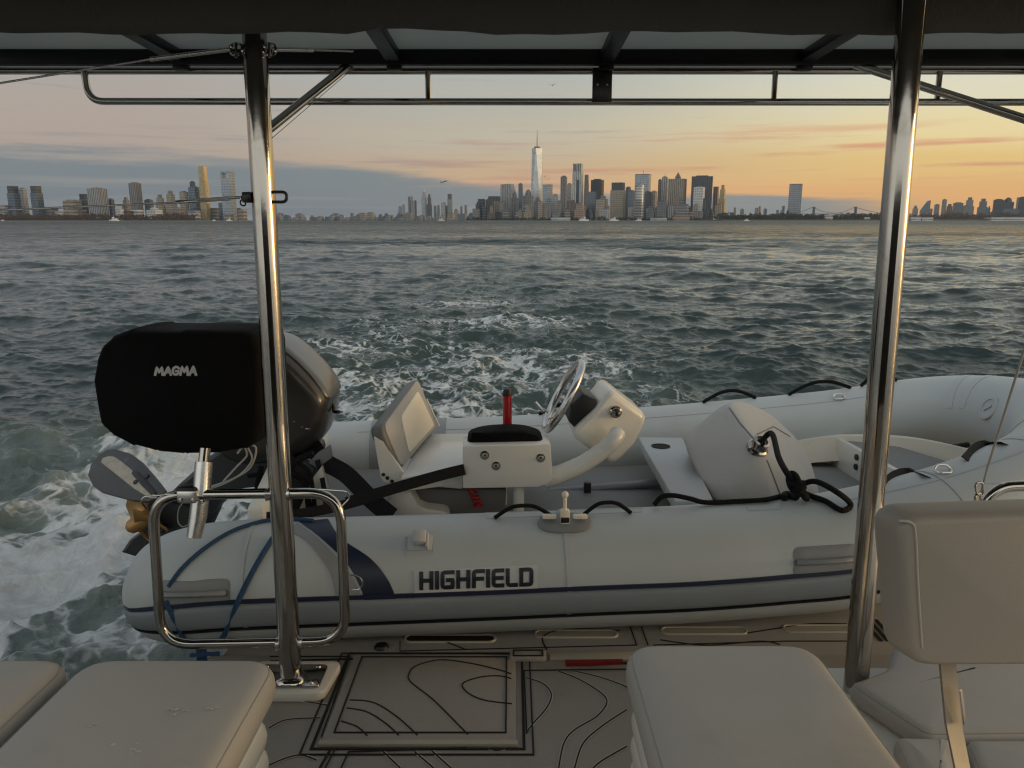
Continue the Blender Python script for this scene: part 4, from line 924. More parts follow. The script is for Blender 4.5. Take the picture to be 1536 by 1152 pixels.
bq = bp_+bn_*.045
# rope from the fitting: knot, loop and tail along the near tube
k0 = hit(1196, 722, .02)[0]+V((0, 0, .03))
P = catmull([bq, bq+bn_*.02+V((-.02, 0, -.03)), bq+bn_*.04+V((.02, 0, .006)), onY(1168, 686, 2.86), k0+V((-.04, 0, .05)), k0], 7)
m = MB().tube(P, .0115, 10)
lp = catmull([k0, onY(1222, 722, 2.70), onY(1255, 738, 2.62), hit(1275, 760, .012)[0], hit(1262, 769, .012)[0], hit(1238, 756, .012)[0], hit(1215, 735, .014)[0], k0+V((0, 0, -.01))], 8); m.tube(lp, .0105, 10)
for t, rr in ((0, .034), (1, .030), (2, .028), (3, .026)):
    cc = k0+V((.010*(t-1.5), -.004*t, .012*(1.5-t))); ax = V((math.cos(t*1.3), .3, math.sin(t*1.3))).normalized(); p1 = ax.orthogonal().normalized(); p2 = ax.cross(p1)
    m.tube([cc+(p1*math.cos(a)+p2*math.sin(a)*.8)*rr for a in [2*math.pi*k/18 for k in range(18)]], .0115, 10, closed=True)
m.tube(catmull([k0+V((-.005, -.01, -.02)), hit(1193, 738, .012)[0], hit(1180, 746, .012)[0], hit(1176, 744, .012)[0]], 5), .0135, 10)
tl = [hit(x, y, .010)[0] for x, y in ((1182, 745), (1150, 747), (1110, 748))]+[hit(1060, 752, .012)[0], hit(1035, 752, .03)[0], hit(1010, 753, .045)[0], hit(993, 754, .04)[0], hit(981, 757, .01)[0]]
m.tube(catmull(tl, 7), .0095, 10)
obj('painter_rope', m, MT['rope'], None, 'thick black rope knotted into a loop beside the canvas bag', 'rope')
# blue lashing lines over the stern of the near tube
def lash(L, label, r=.0075):
    P = []
    for x, y in L:
        h = hit(x, y, r*.8)[0]
        if h is None: h = onY(x, y, 2.52)
        P.append(h)
    obj('lashing_line', MB().tube(catmull(P, 8), r, 8), MT['bluerope'], None, label, 'line', 'blue lashing lines over the dinghy stern')
lash([(470, 783), (430, 781), (395, 784), (350, 798), (310, 822), (275, 852), (254, 880)], 'long blue line arching over the stern tube to the carry handle')
lash([(250, 900), (262, 925), (277, 956)], 'short blue line hanging below the stern carry handle', .009)
lash([(412, 806), (390, 840), (368, 880), (352, 915), (338, 948), (330, 958)], 'blue line running steeply down the stern tube beside the post', .009)
m = MB().ribbon([onY(302, 962, 2.47), onY(303, 985, 2.47), onY(304, 1000, 2.47)], V((0, -1, .2)), .035, .004); m.ribbon([onY(285, 983, 2.46), onY(330, 980, 2.46)], V((0, -1, .5)), .014, .004)
obj('lashing_strap', m, MT['bluerope'], None, 'flat blue strap at the deck edge under the dinghy stern', 'strap')
# black webbing and hoses behind the rail
def web(L, w_, wd, label, nrm=(0, -1, .3)):
    P = catmull([onW(x, y, w) for x, y, w in L], 6); obj('webbing_strap', MB().ribbon(P, V(nrm), wd, .006), MT['strap'], None, label, 'strap', 'black webbing straps on the dinghy')
web([(697, 704, .375), (660, 713, .36), (600, 730, .34), (560, 742, .33), (520, 754, .32)], 0, .045, 'wide black strap from the white side box down to the stern')
web([(560, 745, .34), (510, 759, .3), (455, 770, .25), (400, 776, .2)], 0, .04, 'black strap running behind the rail ring to the engine')
web([(468, 668, .62), (487, 692, .56), (520, 712, .5), (556, 748, .42), (588, 775, .36)], 0, .075, 'broad black strap dropping from under the engine cowling')
web([(476, 690, .55), (484, 720, .5), (490, 765, .42)], 0, .02, 'narrow black strap hanging straight down beside the knee')
# ================= outboard engine, tilted up =================
eng = thing('outboard_motor', 'graphite outboard motor tilted up on the dinghy transom with gold propeller', 'outboard', onW(430, 700, .76))
WE = .76
def profile(pts, secs, mat, name, parent, bev=None, smooth=40, k=5, sharp=45):
    P = catmull([onW(x, y, WE) for x, y in pts], k, True) if k > 1 else [onW(x, y, WE) for x, y in pts]
    c = sum(P, V((0, 0, 0)))/len(P)
    return obj(name, MB().loft([[c+(p-c)*s_+DN*d_ for p in P] for d_, s_ in secs]), mat, parent, sharp=sharp)
cw = profile([(330, 560), (345, 520), (385, 503), (424, 507), (452, 526), (478, 552), (494, 572), (502, 588), (502, 606), (496, 632), (488, 652), (470, 666), (430, 680), (370, 682), (335, 650)],
        [(-.21, .66), (-.205, .80), (-.19, .90), (-.15, .975), (-.08, 1), (.08, 1), (.15, .97), (.19, .88), (.205, .7)], MT['cowl'], 'cowling', eng)
profile([(352, 520), (386, 501), (424, 504.5), (453, 523.5), (480, 550), (496, 570), (504.5, 588), (496, 591), (486, 591), (466, 571), (440, 543), (410, 530), (370, 530)], [(-.165, .86), (-.155, .955), (-.12, 1.0), (.12, 1.0), (.155, .95), (.165, .85)], MT['cowl_top'], 'cowling_cap', cw, k=3)
obj('tilt_latch', MB().tube(catmull([onW(494, 598, .72), onW(500, 610, .70), onW(501, 617, .69), onW(509, 618, .68)], 5), .008, 8), MT['black'], cw)
m = MB()
for x, y in ((440, 632), (452, 640), (462, 643)): m.box(onW(x, y, .555), (.02, .01, .006), .002)
obj('cowl_mark', m, MT['satin'], cw)
profile([(300, 700), (345, 664), (420, 664), (470, 662), (482, 676), (470, 690), (420, 700), (395, 720), (360, 725), (330, 760), (318, 752), (262, 742), (268, 730)], [(-.12, .9), (-.10, 1), (.10, 1), (.12, .9)], MT['leg'], 'midsection', eng, k=2)
profile([(250, 742), (300, 728), (338, 742), (330, 765), (318, 790), (258, 802), (236, 808), (222, 830), (206, 830), (187, 824), (199, 806), (214, 796), (232, 770), (226, 752)], [(-.055, .84), (-.04, .97), (-.015, 1), (.015, 1), (.04, .97), (.055, .84)], MT['leg'], 'gearcase', eng, k=1, sharp=25)
# anti-ventilation plate
pn_ = V((-.34, -.62, .70)).normalized(); p0 = onW(195, 715, .70)
pl2 = [(131, 713), (136, 697), (147, 683), (160, 674), (172, 673), (196, 680), (212, 692), (232, 715), (249, 737), (232, 748), (222, 752), (198, 750), (175, 744), (150, 737), (139, 729)]
mb = MB().prism([onP(x, y, p0, pn_) for x, y in pl2], pn_*-.022, .005); avp = obj('anti_ventilation_plate', mb, MT['plate'], eng)
pb = [(151, 693), (154, 687), (163, 684), (171, 685), (182, 692), (206, 712), (228, 736), (236, 747), (224, 747), (200, 732), (170, 708)]
mb = MB().prism([onP(x, y, p0+pn_*.003, pn_) for x, y in pb], pn_*-.004, .0005); bare = obj('bare_patch', mb, MT['bare'], avp)
mb = MB().prism([onP(x, y, p0+pn_*.006, pn_) for x, y in ((197, 710), (199, 706), (206, 707), (216, 717), (234, 738), (226, 742), (212, 728))], pn_*-.004, .0005); obj('plate_slot', mb, MT['black'], avp)
for x, y in ((203, 723), (220, 714)): obj('plate_hole', MB().lathe([(0, .002), (.011, .002), (.011, -.002)], onP(x, y, p0+pn_*.005, pn_), pn_, 14), MT['black'], avp)
# propeller
hubp = onW(219, 778, .72); pax = V((-.70, -.62, -.34)).normalized()
pp = thing('propeller_root', 'x', 'x') if False else None
pr_ = obj('propeller', MB().lathe([(.030, -.06), (.040, -.02), (.040, .03), (.030, .075), (.012, .09), (0, .092)], hubp, pax, 20), MT['brass'], eng)
e1 = pax.orthogonal().normalized(); e2 = pax.cross(e1)
ab = max(np.linspace(0, 2*math.pi, 73), key=lambda a: (e1*math.cos(a)+e2*math.sin(a)).dot(V((-.55, 0, -.83))))
for a0 in (ab, ab+R(120), ab+R(240)):
    rows = []
    for s_ in np.linspace(0, 1, 9):
        rr = .03+.115*s_; wd = R(62)*(.62+.75*s_-.85*s_**3.2); row = []
        for t in np.linspace(-1, 1, 9):
            a = a0+wd*t*.85+R(12)*s_; row.append(hubp+(e1*math.cos(a)+e2*math.sin(a))*rr+pax*(t*.045*(1.2-.5*s_)))
        rows.append(row+[p-pax*.006 for p in reversed(row)])
    obj('blade', MB().loft(rows), MT['brass'], pr_, sharp=50)
m = MB()
for x, y in ((240, 790), (246, 786), (243, 797)): m.box(onW(x, y, .70), (.016, .008, .016), .003)
obj('intake_grille', m, MT['black'], eng)
# hoses and cables around the bracket
m = MB()
for L in ([(372, 672), (378, 690), (360, 712), (330, 728), (303, 735)], [(368, 672), (370, 684), (355, 700), (335, 722)], [(356, 680), (368, 668), (384, 672), (376, 700), (350, 718), (310, 732)]):
    m.tube(catmull([onW(x, y, .40) for x, y in L], 6), .0042, 6)
obj('cable', m, MT['cable'], eng)
m = MB()
for L, r_ in (([(392, 700), (386, 730), (388, 760), (402, 778), (425, 782)], .012), ([(432, 706), (455, 722), (462, 750), (466, 782)], .014), ([(440, 690), (462, 706), (470, 740), (472, 770)], .010), ([(372, 714), (392, 712), (402, 720), (440, 700)], .010), ([(400, 690), (430, 700), (450, 688), (470, 680)], .014), ([(430, 680), (445, 694), (452, 688)], .012)):
    m.tube(catmull([onW(x, y, .46) for x, y in L], 6), r_, 8)
obj('hose', m, MT['rope'], eng)
m = MB().prism([onW(x, y, .52) for x, y in ((400, 700), (448, 690), (472, 704), (452, 770), (404, 776))], DN*.18, .01); obj('transom_clamp', m, MT['leg'], eng)

# ================= covered grill on its rail mount =================
gr = thing('covered_grill', 'boxy grill under a black canvas cover with white lettering on the rail', 'grill', onY(298, 740, 2.45))
gp = [(147, 566), (152, 540), (160, 517), (172, 505), (203, 493), (280, 494.5), (376, 497), (388, 502), (394, 520), (396, 570), (395, 630), (390, 655), (376, 669), (340, 675), (285, 677), (240, 673), (205, 664), (178, 651), (158, 632), (152, 600)]
P = fillet([onY(x, y, 2.40) for x, y in gp], .009, 3); cg = sum(P, V((0, 0, 0)))/len(P); rings = []
rng_ = random.Random(4); wob = [rng_.uniform(-.004, .004) for _ in P]
for dy, s_ in ((-.004, .93), (.0, .962), (.014, .99), (.04, 1.0), (.13, 1.012), (.22, 1.005), (.30, .98), (.32, .90)):
    rings.append([V((cg.x+(p.x-cg.x)*s_, 2.36+dy, cg.z+(p.z-cg.z)*s_+wob[i]*(1 if dy > .01 else .3))) for i, p in enumerate(P)])
# flatten the front: letters sit on it
cov = obj('canvas_cover', MB().loft(rings), MT['blackcloth'], gr, sharp=55)
MG = {'M': (.95, [[(0, 0), (.16, 1), (.46, .30), (.80, 1), (.93, 0)]]), 'A': (.80, [[(0, 0), (.44, 1), (.80, 0)], [(.20, .34), (.66, .34)]]),
      'G': (.80, [[(.76, .80), (.60, .97), (.38, 1), (.14, .86), (.02, .56), (.08, .22), (.30, .02), (.54, .03), (.74, .20), (.76, .46), (.46, .46)]])}
L = strokes('MAGMA', MG, 233, 294, 562, 562, 551, 549.5, 3, gap=.20, slant=.05)
fY = 2.36-.0045
obj('cover_lettering', write(L, lambda x, y: (onY(x, y, fY), V((0, -1, 0))), .0074, .0015), pm('white_print', (.55, .55, .54), .6), cov)
mt_ = thing('grill_mount', 'polished tubular rail mount clamped on the rail ring below the grill', 'mount', onY(300, 805, 2.24))
ax0, ax1 = onY(308, 672, 2.30), onY(306, 690, 2.29)
obj('mount_pin', MB().tube([ax0, onY(305, 700, 2.285)], .0165, 20), MT['steel'], mt_)
obj('upper_sleeve', MB().tube([onY(306, 693, 2.285), onY(302, 744, 2.255)], .0262, 24), MT['satin'], mt_)
lw = MB().tube([onY(300, 750, 2.245), onY(297, 775, 2.235), onY(291, 806, 2.22)], [.0262, .0258, .0215], 24, cap=True)
obj('lower_sleeve', lw, MT['satin'], mt_)
cl = obj('clamp', MB().box(onY(283, 744, 2.232), (.062, .030, .040), .006), MT['satin'], mt_)
obj('clamp_cap', MB().box(onY(283, 732, 2.25), (.055, .05, .014), .003), MT['black'], mt_)
for x, y in ((271, 750), (290, 750), (304, 752)): obj('clamp_bolt', MB().lathe([(.006, 0), (.006, .004), (.003, .005), (0, .003)], onY(x, y, 2.215), (0, -1, 0), 10), MT['steel'], cl)
obj('safety_wire', MB().tube(catmull([onY(276, 752, 2.23), onY(268, 764, 2.235), onY(267, 782, 2.24), onY(274, 790, 2.24), onY(284, 786, 2.24)], 6), .0018, 6), MT['cable'], mt_)
# ================= the far shores and skyline (true scale, kilometres away) =================
PW = R(12); CW, SW_ = math.cos(PW), math.sin(PW)
def far(px, py, Y):
    u, v = px-768, py-576; d = V((u, FPX*CW-v*SW_, -(FPX*SW_+v*CW))); return V((0, 0, HC))+d*(Y/d.y)
def facade_mat(name, cu, cz, win, rough, metal, glass=.5, horiz=0):
    m = bpy.data.materials.new(name); nt = nodes(m); out = N(nt, 'ShaderNodeOutputMaterial'); p = N(nt, 'ShaderNodeBsdfPrincipled')
    oi = N(nt, 'ShaderNodeObjectInfo'); tc = N(nt, 'ShaderNodeTexCoord'); s = N(nt, 'ShaderNodeSeparateXYZ', i_Vector=tc.outputs['Object'])
    u = MA(nt, 'DIVIDE', MA(nt, 'ADD', s.outputs[0], MA(nt, 'MULTIPLY', s.outputs[1], 1.31)), cu); z = MA(nt, 'DIVIDE', s.outputs[2], cz)
    fu, fz = MA(nt, 'FRACT', u), MA(nt, 'FRACT', z)
    wu = MA(nt, 'MULTIPLY', SS(nt, fu, .12, .24), SS(nt, fu, .88, .76)); wz = MA(nt, 'MULTIPLY', SS(nt, fz, .15, .3), SS(nt, fz, .9, .75))
    wd = MA(nt, 'MULTIPLY', wu, wz) if not horiz else (wz if horiz == 1 else wu)
    cx = N(nt, 'ShaderNodeCombineXYZ', i_X=MA(nt, 'FLOOR', u), i_Y=MA(nt, 'FLOOR', z), i_Z=oi.outputs['Random'])
    wn = N(nt, 'ShaderNodeTexWhiteNoise', i_Vector=cx.outputs[0])
    big_ = N(nt, 'ShaderNodeTexNoise', i_Vector=tc.outputs['Object']); big_.inputs['Scale'].default_value = .03; big_.inputs['Detail'].default_value = 4
    base = MIX(nt, 1, oi.outputs['Color'], MIX(nt, big_.outputs['Fac'], (.72, .72, .72), (1.25, 1.25, 1.25)), 'MULTIPLY')
    dark = MIX(nt, 1, base, MIX(nt, wn.outputs['Value'], tuple([win*.75]*3), tuple([win*1.25]*3)), 'MULTIPLY')
    nt.links.new(MIX(nt, wd, base, dark), p.inputs['Base Color'])
    nt.links.new(MA(nt, 'SUBTRACT', rough, MA(nt, 'MULTIPLY', wd, rough*glass)), p.inputs['Roughness']); p.inputs['Metallic'].default_value = metal
    nt.links.new(p.outputs[0], out.inputs[0]); return m
FM = dict(stone=facade_mat('stone_facade', 9, 11, .45, .7, 0), grid=facade_mat('gridded_facade', 12, 14, .5, .55, .05), band=facade_mat('banded_facade', 9, 15, .5, .5, .1, .6, 1),
          fin=facade_mat('finned_facade', 11, 12, .42, .5, .1, .6, 2), glass=facade_mat('curtain_wall', 9, 12, .9, .30, .55, .4), mirror=facade_mat('sunlit_glass', 12, 14, .9, .42, .55, .25))
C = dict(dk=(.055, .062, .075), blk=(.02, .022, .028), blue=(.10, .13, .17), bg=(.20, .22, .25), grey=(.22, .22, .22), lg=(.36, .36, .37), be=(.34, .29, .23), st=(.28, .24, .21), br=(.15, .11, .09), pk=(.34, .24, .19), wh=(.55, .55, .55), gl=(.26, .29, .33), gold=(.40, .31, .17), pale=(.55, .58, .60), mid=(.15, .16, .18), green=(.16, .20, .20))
def setc(o, c): o.color = (*c, 1); return o
def tower(name, l, r, yt, Y, col, mat, shape, label, yaw=-.38, dep=.75, cat='building', group=None, tops=(), col2=None):
    a, b = far(l, 331, Y), far(r, 331, Y); h = far((l+r)/2, yt, Y).z
    W = b.x-a.x; w_ = W/(math.cos(yaw)+dep*abs(math.sin(yaw))); d_ = w_*dep
    root = thing(name, label, cat, ((a.x+b.x)/2, Y, 0), group, boat=False, rz=yaw); c = C[col]
    ORG[root] = V((0, 0, 0))
    def part(nm, mb, cc=None, mm=None, par=None): return setc(obj(nm, mb, FM[mm or mat], par or root, boat=False, sharp=30), cc or c)
    bx = lambda x0, x1, y0, y1, z0, z1: MB().box(((x0+x1)/2, (y0+y1)/2, (z0+z1)/2), (x1-x0, y1-y0, z1-z0))
    hx, hy = w_/2, d_/2
    if shape == 'box':
        f = part('facade', bx(-hx, hx, -hy, hy, 0, h))
        part('roof_plant', bx(-hx*.6, hx*.55, -hy*.6, hy*.6, h, h+max(4, h*.022)), tuple(q*.6 for q in c), 'grid', f)
    elif shape == 'flat':
        f = part('facade', bx(-hx, hx, -hy, hy, 0, h-h*.02)); part('parapet', bx(-hx*1.01, hx*1.01, -hy*1.01, hy*1.01, h-h*.02, h), tuple(q*.5 for q in c), 'grid', f)
    elif shape == 'step':
        part('facade', bx(-hx, hx, -hy, hy, 0, h*.62)); part('upper_storeys', bx(-hx*.72, hx*.72, -hy*.72, hy*.72, h*.62, h*.88)); part('roof_block', bx(-hx*.42, hx*.42, -hy*.42, hy*.42, h*.88, h), tuple(q*.75 for q in c))
    elif shape == 'darktop':
        f = part('facade', bx(-hx, hx, -hy, hy, 0, h*.80)); part('dark_crown', bx(-hx*.86, hx*.86, -hy*.86, hy*.86, h*.80, h), C['dk'], None, f)
    elif shape == 'slope':
        part('facade', MB().prism([V((-hx, -hy, 0)), V((hx, -hy, 0)), V((hx, -hy, h*.66)), V((hx*.45, -hy, h)), V((-hx, -hy, h*.985))], (0, d_, 0)))
    elif shape == 'slant':
        part('facade', MB().prism([V((-hx, -hy, 0)), V((hx, -hy, 0)), V((hx, -hy, h)), V((hx*.3, -hy, h*.97)), V((-hx, -hy, h*.52))], (0, d_, 0)))
    elif shape == 'dome':
        f = part('facade', bx(-hx, hx, -hy, hy, 0, h*.80)); k = min(hx, hy)
        part('dome', MB().lathe([(k*.95*math.cos(t), h*.80+h*.20*math.sin(t)) for t in np.linspace(0, 1.5, 7)], (0, 0, 0), (0, 0, 1), 14), tuple(q*.7 for q in c), None, f)
    elif shape == 'pyr':
        f = part('facade', bx(-hx, hx, -hy, hy, 0, h)); k = min(hx, hy)*.42
        ph = far((l+r)/2, tops[0], Y).z-h; px_ = hx*.05
        part('pyramid_roof', MB().loft([[V((px_-s_*k, -s_*k, z)), V((px_+s_*k, -s_*k, z)), V((px_+s_*k, s_*k, z)), V((px_-s_*k, s_*k, z))] for s_, z in ((.9, h), (.9, h+ph*.3), (.06, h+ph))]), C['br'], 'stone', f)
    elif shape == 'cyl':
        part('facade', MB().lathe([(hx*.98, 0), (hx*.98, h), (0, h)], (0, 0, 0), (0, 0, 1), 26)); part('roof_plant', MB().lathe([(hx*.5, h), (hx*.5, h*1.03), (0, h*1.03)], (0, 0, 0), (0, 0, 1), 16), C['mid'])
    elif shape == 'spire':
        f = part('facade', bx(-hx, hx, -hy, hy, 0, h*.74)); g_ = part('upper_storeys', bx(-hx*.62, hx*.62, -hy*.62, hy*.62, h*.74, h*.88), None, None, f)
        part('spire', MB().tube([V((0, 0, h*.88)), V((0, 0, h))], [hx*.26, hx*.05], 8), None, None, f)
    elif shape == 'fork':       # paired crown around a notch
        f = part('facade', bx(-hx, hx, -hy, hy, 0, h*.86))
        for sx in (-1, 1): part('crown_wall', bx(min(sx*hx, sx*hx*.72), max(sx*hx, sx*hx*.72), -hy, hy, h*.86, h), None, None, f)
        part('crown_lintel', bx(-hx*.72, hx*.72, -hy, hy, h*.965, h), None, None, f)
    elif shape == 'crownfin':
        f = part('facade', bx(-hx, hx, -hy, hy, 0, h*.86)); n_ = 6
        for k in range(n_):
            x = -hx+2*hx*(k+.5)/n_; part('crown_fin', bx(x-hx*.09, x+hx*.09, -hy, hy, h*.86, h), None, None, f)
        part('dark_panel', bx(-hx*.12, hx*.55, -hy-1.2, -hy, h*.1, h*.72), C['dk'], 'glass', f)
    elif shape == 'taper':
        part('facade', MB().loft([[V((-hx*s_, -hy*s_, z)), V((hx*s_, -hy*s_, z)), V((hx*s_, hy*s_, z)), V((-hx*s_, hy*s_, z))] for s_, z in ((1, 0), (.97, h*.6), (.86, h*.9), (.8, h))]))
    elif shape == 'obelisk':    # square base turning into a square top rotated by 45 degrees, with ring and mast
        k = hx*.94; bz = h*.10; base = [V((-k, -k, 0)), V((k, -k, 0)), V((k, k, 0)), V((-k, k, 0))]
        lowq = [q+V((0, 0, bz)) for q in base]; t_ = k*1.0; top = [V((0, -t_, h)), V((t_, 0, h)), V((0, t_, h)), V((-t_, 0, h))]
        m = MB(); m.add(base+lowq+top, [(0, 1, 5, 4), (1, 2, 6, 5), (2, 3, 7, 6), (3, 0, 4, 7), (4, 5, 8), (5, 9, 8), (5, 6, 9), (6, 10, 9), (6, 7, 10), (7, 11, 10), (7, 4, 11), (4, 8, 11), (8, 9, 10, 11)])
        f = part('facade', m); part('crown_ring', MB().lathe([(t_*.55, h), (t_*.62, h+9), (t_*.5, h+9), (0, h+6)], (0, 0, 0), (0, 0, 1), 18), C['mid'], 'grid', f)
        ms_ = far((l+r)/2, tops[0], Y).z; part('mast', MB().tube([V((0, 0, h)), V((0, 0, (h+ms_)/2)), V((0, 0, ms_))], [4.2, 2.8, 1.0], 8), C['lg'], 'grid', f)
    if len(tops) and shape not in ('pyr', 'obelisk'):
        for t in tops: part('mast', MB().tube([V((0, 0, h)), V((0, 0, far((l+r)/2, t, Y).z))], [1.6, .8], 6), C['mid'], 'grid')
    return root
NJ, MH, MT_, BK = 3650, 4650, 7600, 4900
T = tower
# --- New Jersey side ---
T('apartment_tower', 17, 34, 279, NJ, 'blue', 'glass', 'darktop', 'dark blue tower, widest of the three slim towers near the frame edge')
T('apartment_tower', 35, 45, 283, NJ+60, 'bg', 'glass', 'box', 'narrow paler slab between the two dark blue towers')
T('apartment_tower', 51.5, 68, 279, NJ, 'blue', 'glass', 'darktop', 'dark blue tower standing alone between the slim pair and the beige block')
T('apartment_block', 0, 17, 308, NJ, 'lg', 'band', 'flat', 'low pale block at the frame edge beside the slim dark tower')
T('apartment_block', 70, 88, 311, NJ+20, 'st', 'band', 'flat', 'squat stone block between dark blue tower and beige slab')
T('apartment_block', 99, 124, 301, NJ, 'be', 'band', 'box', 'wide beige mid-rise beside the small dark blue tower')
T('office_tower', 123, 137, 291, NJ+50, 'blue', 'glass', 'darktop', 'small dark blue tower between beige mid-rise and wide grey slab')
T('office_tower', 137, 164, 283, NJ, 'lg', 'fin', 'box', 'wide pale grey slab with vertical fins behind the wire', tops=(279,))
T('office_block', 165, 174, 299, NJ+50, 'mid', 'grid', 'box', 'dark little block tucked beside the wide finned slab')
T('domed_hall', 176, 187, 309, NJ-150, 'wh', 'stone', 'dome', 'low white domed hall above the brown trees')
T('office_block', 186, 198, 296, NJ+80, 'st', 'grid', 'step', 'stepped stone block between domed hall and tall two-tone tower')
T('office_tower', 199, 216, 275, NJ, 'grey', 'fin', 'box', 'tall grey tower with one dark and one pale side')
T('apartment_block', 220, 232, 300, NJ+40, 'mid', 'grid', 'box', 'short dark block just beyond the tall two-tone tower')
T('arched_terminal', 222, 244, 311, NJ-140, 'wh', 'stone', 'dome', 'pale arched building low among brown shore trees')
T('apartment_tower', 236, 250, 292, NJ, 'be', 'stone', 'step', 'beige stepped tower, shorter of the beige neighbours')
T('apartment_tower', 251, 267, 286, NJ, 'be', 'stone', 'step', 'taller beige stepped tower with pointed top')
T('apartment_tower', 273, 285, 288, NJ, 'be', 'stone', 'box', 'slender beige tower beside the blue-grey twin-block tower')
T('office_block', 262, 276, 311, NJ-60, 'st', 'grid', 'flat', 'low brownish block at the foot of the beige towers')
T('office_tower', 287, 303, 281, NJ, 'blue', 'glass', 'box', 'blue-grey bulky tower in front of the golden one')
T('office_tower', 289.5, 297, 273, NJ+60, 'dk', 'glass', 'box', 'dark narrow tower rising behind the bulky blue-grey tower')
T('residential_tower', 303, 317, 249.5, NJ-20, 'gold', 'mirror', 'taper', 'tall tower with one face glowing gold in the sunrise', yaw=-.42, dep=.7)  # gold facade colour stands in for the sunrise reflected in its glass
T('office_tower', 337, 355, 257, NJ-60, 'gl', 'glass', 'fork', 'tall pale glass tower with dark framed crown beside the post', yaw=-.2)
T('office_block', 330, 341, 304, NJ-30, 'blue', 'glass', 'flat', 'dark glass block at the foot of the frame-crowned tower')
T('apartment_block', 318, 330, 312, NJ, 'grey', 'band', 'flat', 'low grey block between golden tower and frame-crowned tower')
T('apartment_block', 356, 366, 312, NJ, 'pale', 'band', 'flat', 'low pale block right beside the steel post')
T('apartment_block', 284, 301, 316, NJ-120, 'lg', 'band', 'flat', 'low white-grey block at the waterline under the golden tower')
# --- midtown far behind ---
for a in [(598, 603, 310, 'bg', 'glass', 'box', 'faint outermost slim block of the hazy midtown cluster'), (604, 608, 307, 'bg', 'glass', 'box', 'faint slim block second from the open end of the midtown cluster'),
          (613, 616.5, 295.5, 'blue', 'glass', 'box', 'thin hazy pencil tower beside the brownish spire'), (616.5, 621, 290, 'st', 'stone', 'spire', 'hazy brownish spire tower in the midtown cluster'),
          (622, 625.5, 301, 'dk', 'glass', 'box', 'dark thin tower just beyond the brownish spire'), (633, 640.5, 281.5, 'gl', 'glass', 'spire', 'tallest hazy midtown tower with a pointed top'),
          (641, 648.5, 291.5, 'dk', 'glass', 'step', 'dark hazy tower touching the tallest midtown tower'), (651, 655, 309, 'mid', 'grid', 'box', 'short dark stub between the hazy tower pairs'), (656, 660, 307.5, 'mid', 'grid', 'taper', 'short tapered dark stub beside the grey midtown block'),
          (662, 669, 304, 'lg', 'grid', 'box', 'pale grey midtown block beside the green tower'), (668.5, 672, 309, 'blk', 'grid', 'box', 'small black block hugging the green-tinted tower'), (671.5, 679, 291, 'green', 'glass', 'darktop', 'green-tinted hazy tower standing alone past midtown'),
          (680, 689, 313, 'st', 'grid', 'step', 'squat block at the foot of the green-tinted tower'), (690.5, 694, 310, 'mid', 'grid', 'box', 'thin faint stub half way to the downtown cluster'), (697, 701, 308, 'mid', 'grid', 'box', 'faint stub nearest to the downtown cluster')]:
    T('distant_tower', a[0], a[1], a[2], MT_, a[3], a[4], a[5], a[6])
# --- downtown cluster ---
F = MH-250
T('office_block', 709, 720, 313, F, 'grey', 'grid', 'flat', 'low grey block at the open end of the downtown cluster')
T('office_tower', 712, 724, 303, MH, 'dk', 'grid', 'step', 'dark stepped block behind the low grey end block')
T('office_tower', 731, 752, 294.5, MH, 'st', 'fin', 'darktop', 'broad taupe block with a dark roof box')
T('office_tower', 751, 776, 276, MH+100, 'lg', 'fin', 'slope', 'wide grey tower with a sloping shoulder')
T('office_tower', 766, 778, 288, MH-60, 'mid', 'fin', 'dome', 'dark rounded-top tower in front of the sloping shoulder')
T('office_tower', 777.5, 784, 276, MH+40, 'blue', 'glass', 'box', 'very slim dark blue tower beside the sloping-shouldered one')
T('office_tower', 784.5, 800, 284, MH+60, 'grey', 'grid', 'dome', 'grey tower with domed roof beside the tall spire')
T('office_tower', 800.5, 812, 295, F+20, 'mid', 'stone', 'dome', 'dark domed tower in front of the foot of the tall spire')
T('spire_tower', 795, 815, 222.5, MH+200, 'pale', 'mirror', 'obelisk', 'tallest tower of all, faceted pale glass with a needle mast', yaw=-.25, dep=1.0, tops=(194,))
T('office_tower', 813.5, 828.5, 277, MH+80, 'gl', 'glass', 'flat', 'flat-topped blue-grey glass tower right behind the tall spire')
T('office_tower', 818, 828, 299, F, 'bg', 'grid', 'box', 'shorter grey block in front of the flat-topped glass tower')
T('office_tower', 828, 837, 292, F+40, 'lg', 'stone', 'box', 'pale narrow block between flat-topped glass tower and slender beige tower')
T('residential_tower', 840, 850, 265, MH, 'grey', 'fin', 'box', 'slender grey tower between the spire and the fin-crowned tower')
T('office_tower', 850, 857, 276, MH+120, 'lg', 'grid', 'box', 'pale sliver tower touching the fin-crowned tower')
T('residential_tower', 857.5, 874, 245.5, MH, 'wh', 'fin', 'crownfin', 'second tallest downtown tower, pale with a finned crown')
T('residential_tower', 875, 882.5, 262, MH+40, 'st', 'stone', 'taper', 'slim brown tower with rounded top beside the fin-crowned tower')
T('office_block', 853, 866, 300, F, 'br', 'stone', 'step', 'dark brown block at the foot of the fin-crowned tower')
T('office_block', 861, 878.5, 304, F-60, 'pk', 'stone', 'step', 'pinkish-brown stone building in front of the fin-crowned tower')
T('office_tower', 885, 905, 270, MH+60, 'blk', 'grid', 'box', 'black tower dotted with lit windows')
T('office_block', 882, 894, 288, F+60, 'blue', 'glass', 'box', 'dark blue block in front of the black tower')
T('office_block', 894, 914, 294, F, 'st', 'stone', 'step', 'stone building stepping up in front of the black tower')
T('office_block', 898, 913, 313, F-60, 'lg', 'stone', 'flat', 'low pale stone building at the foot of the stepped one')
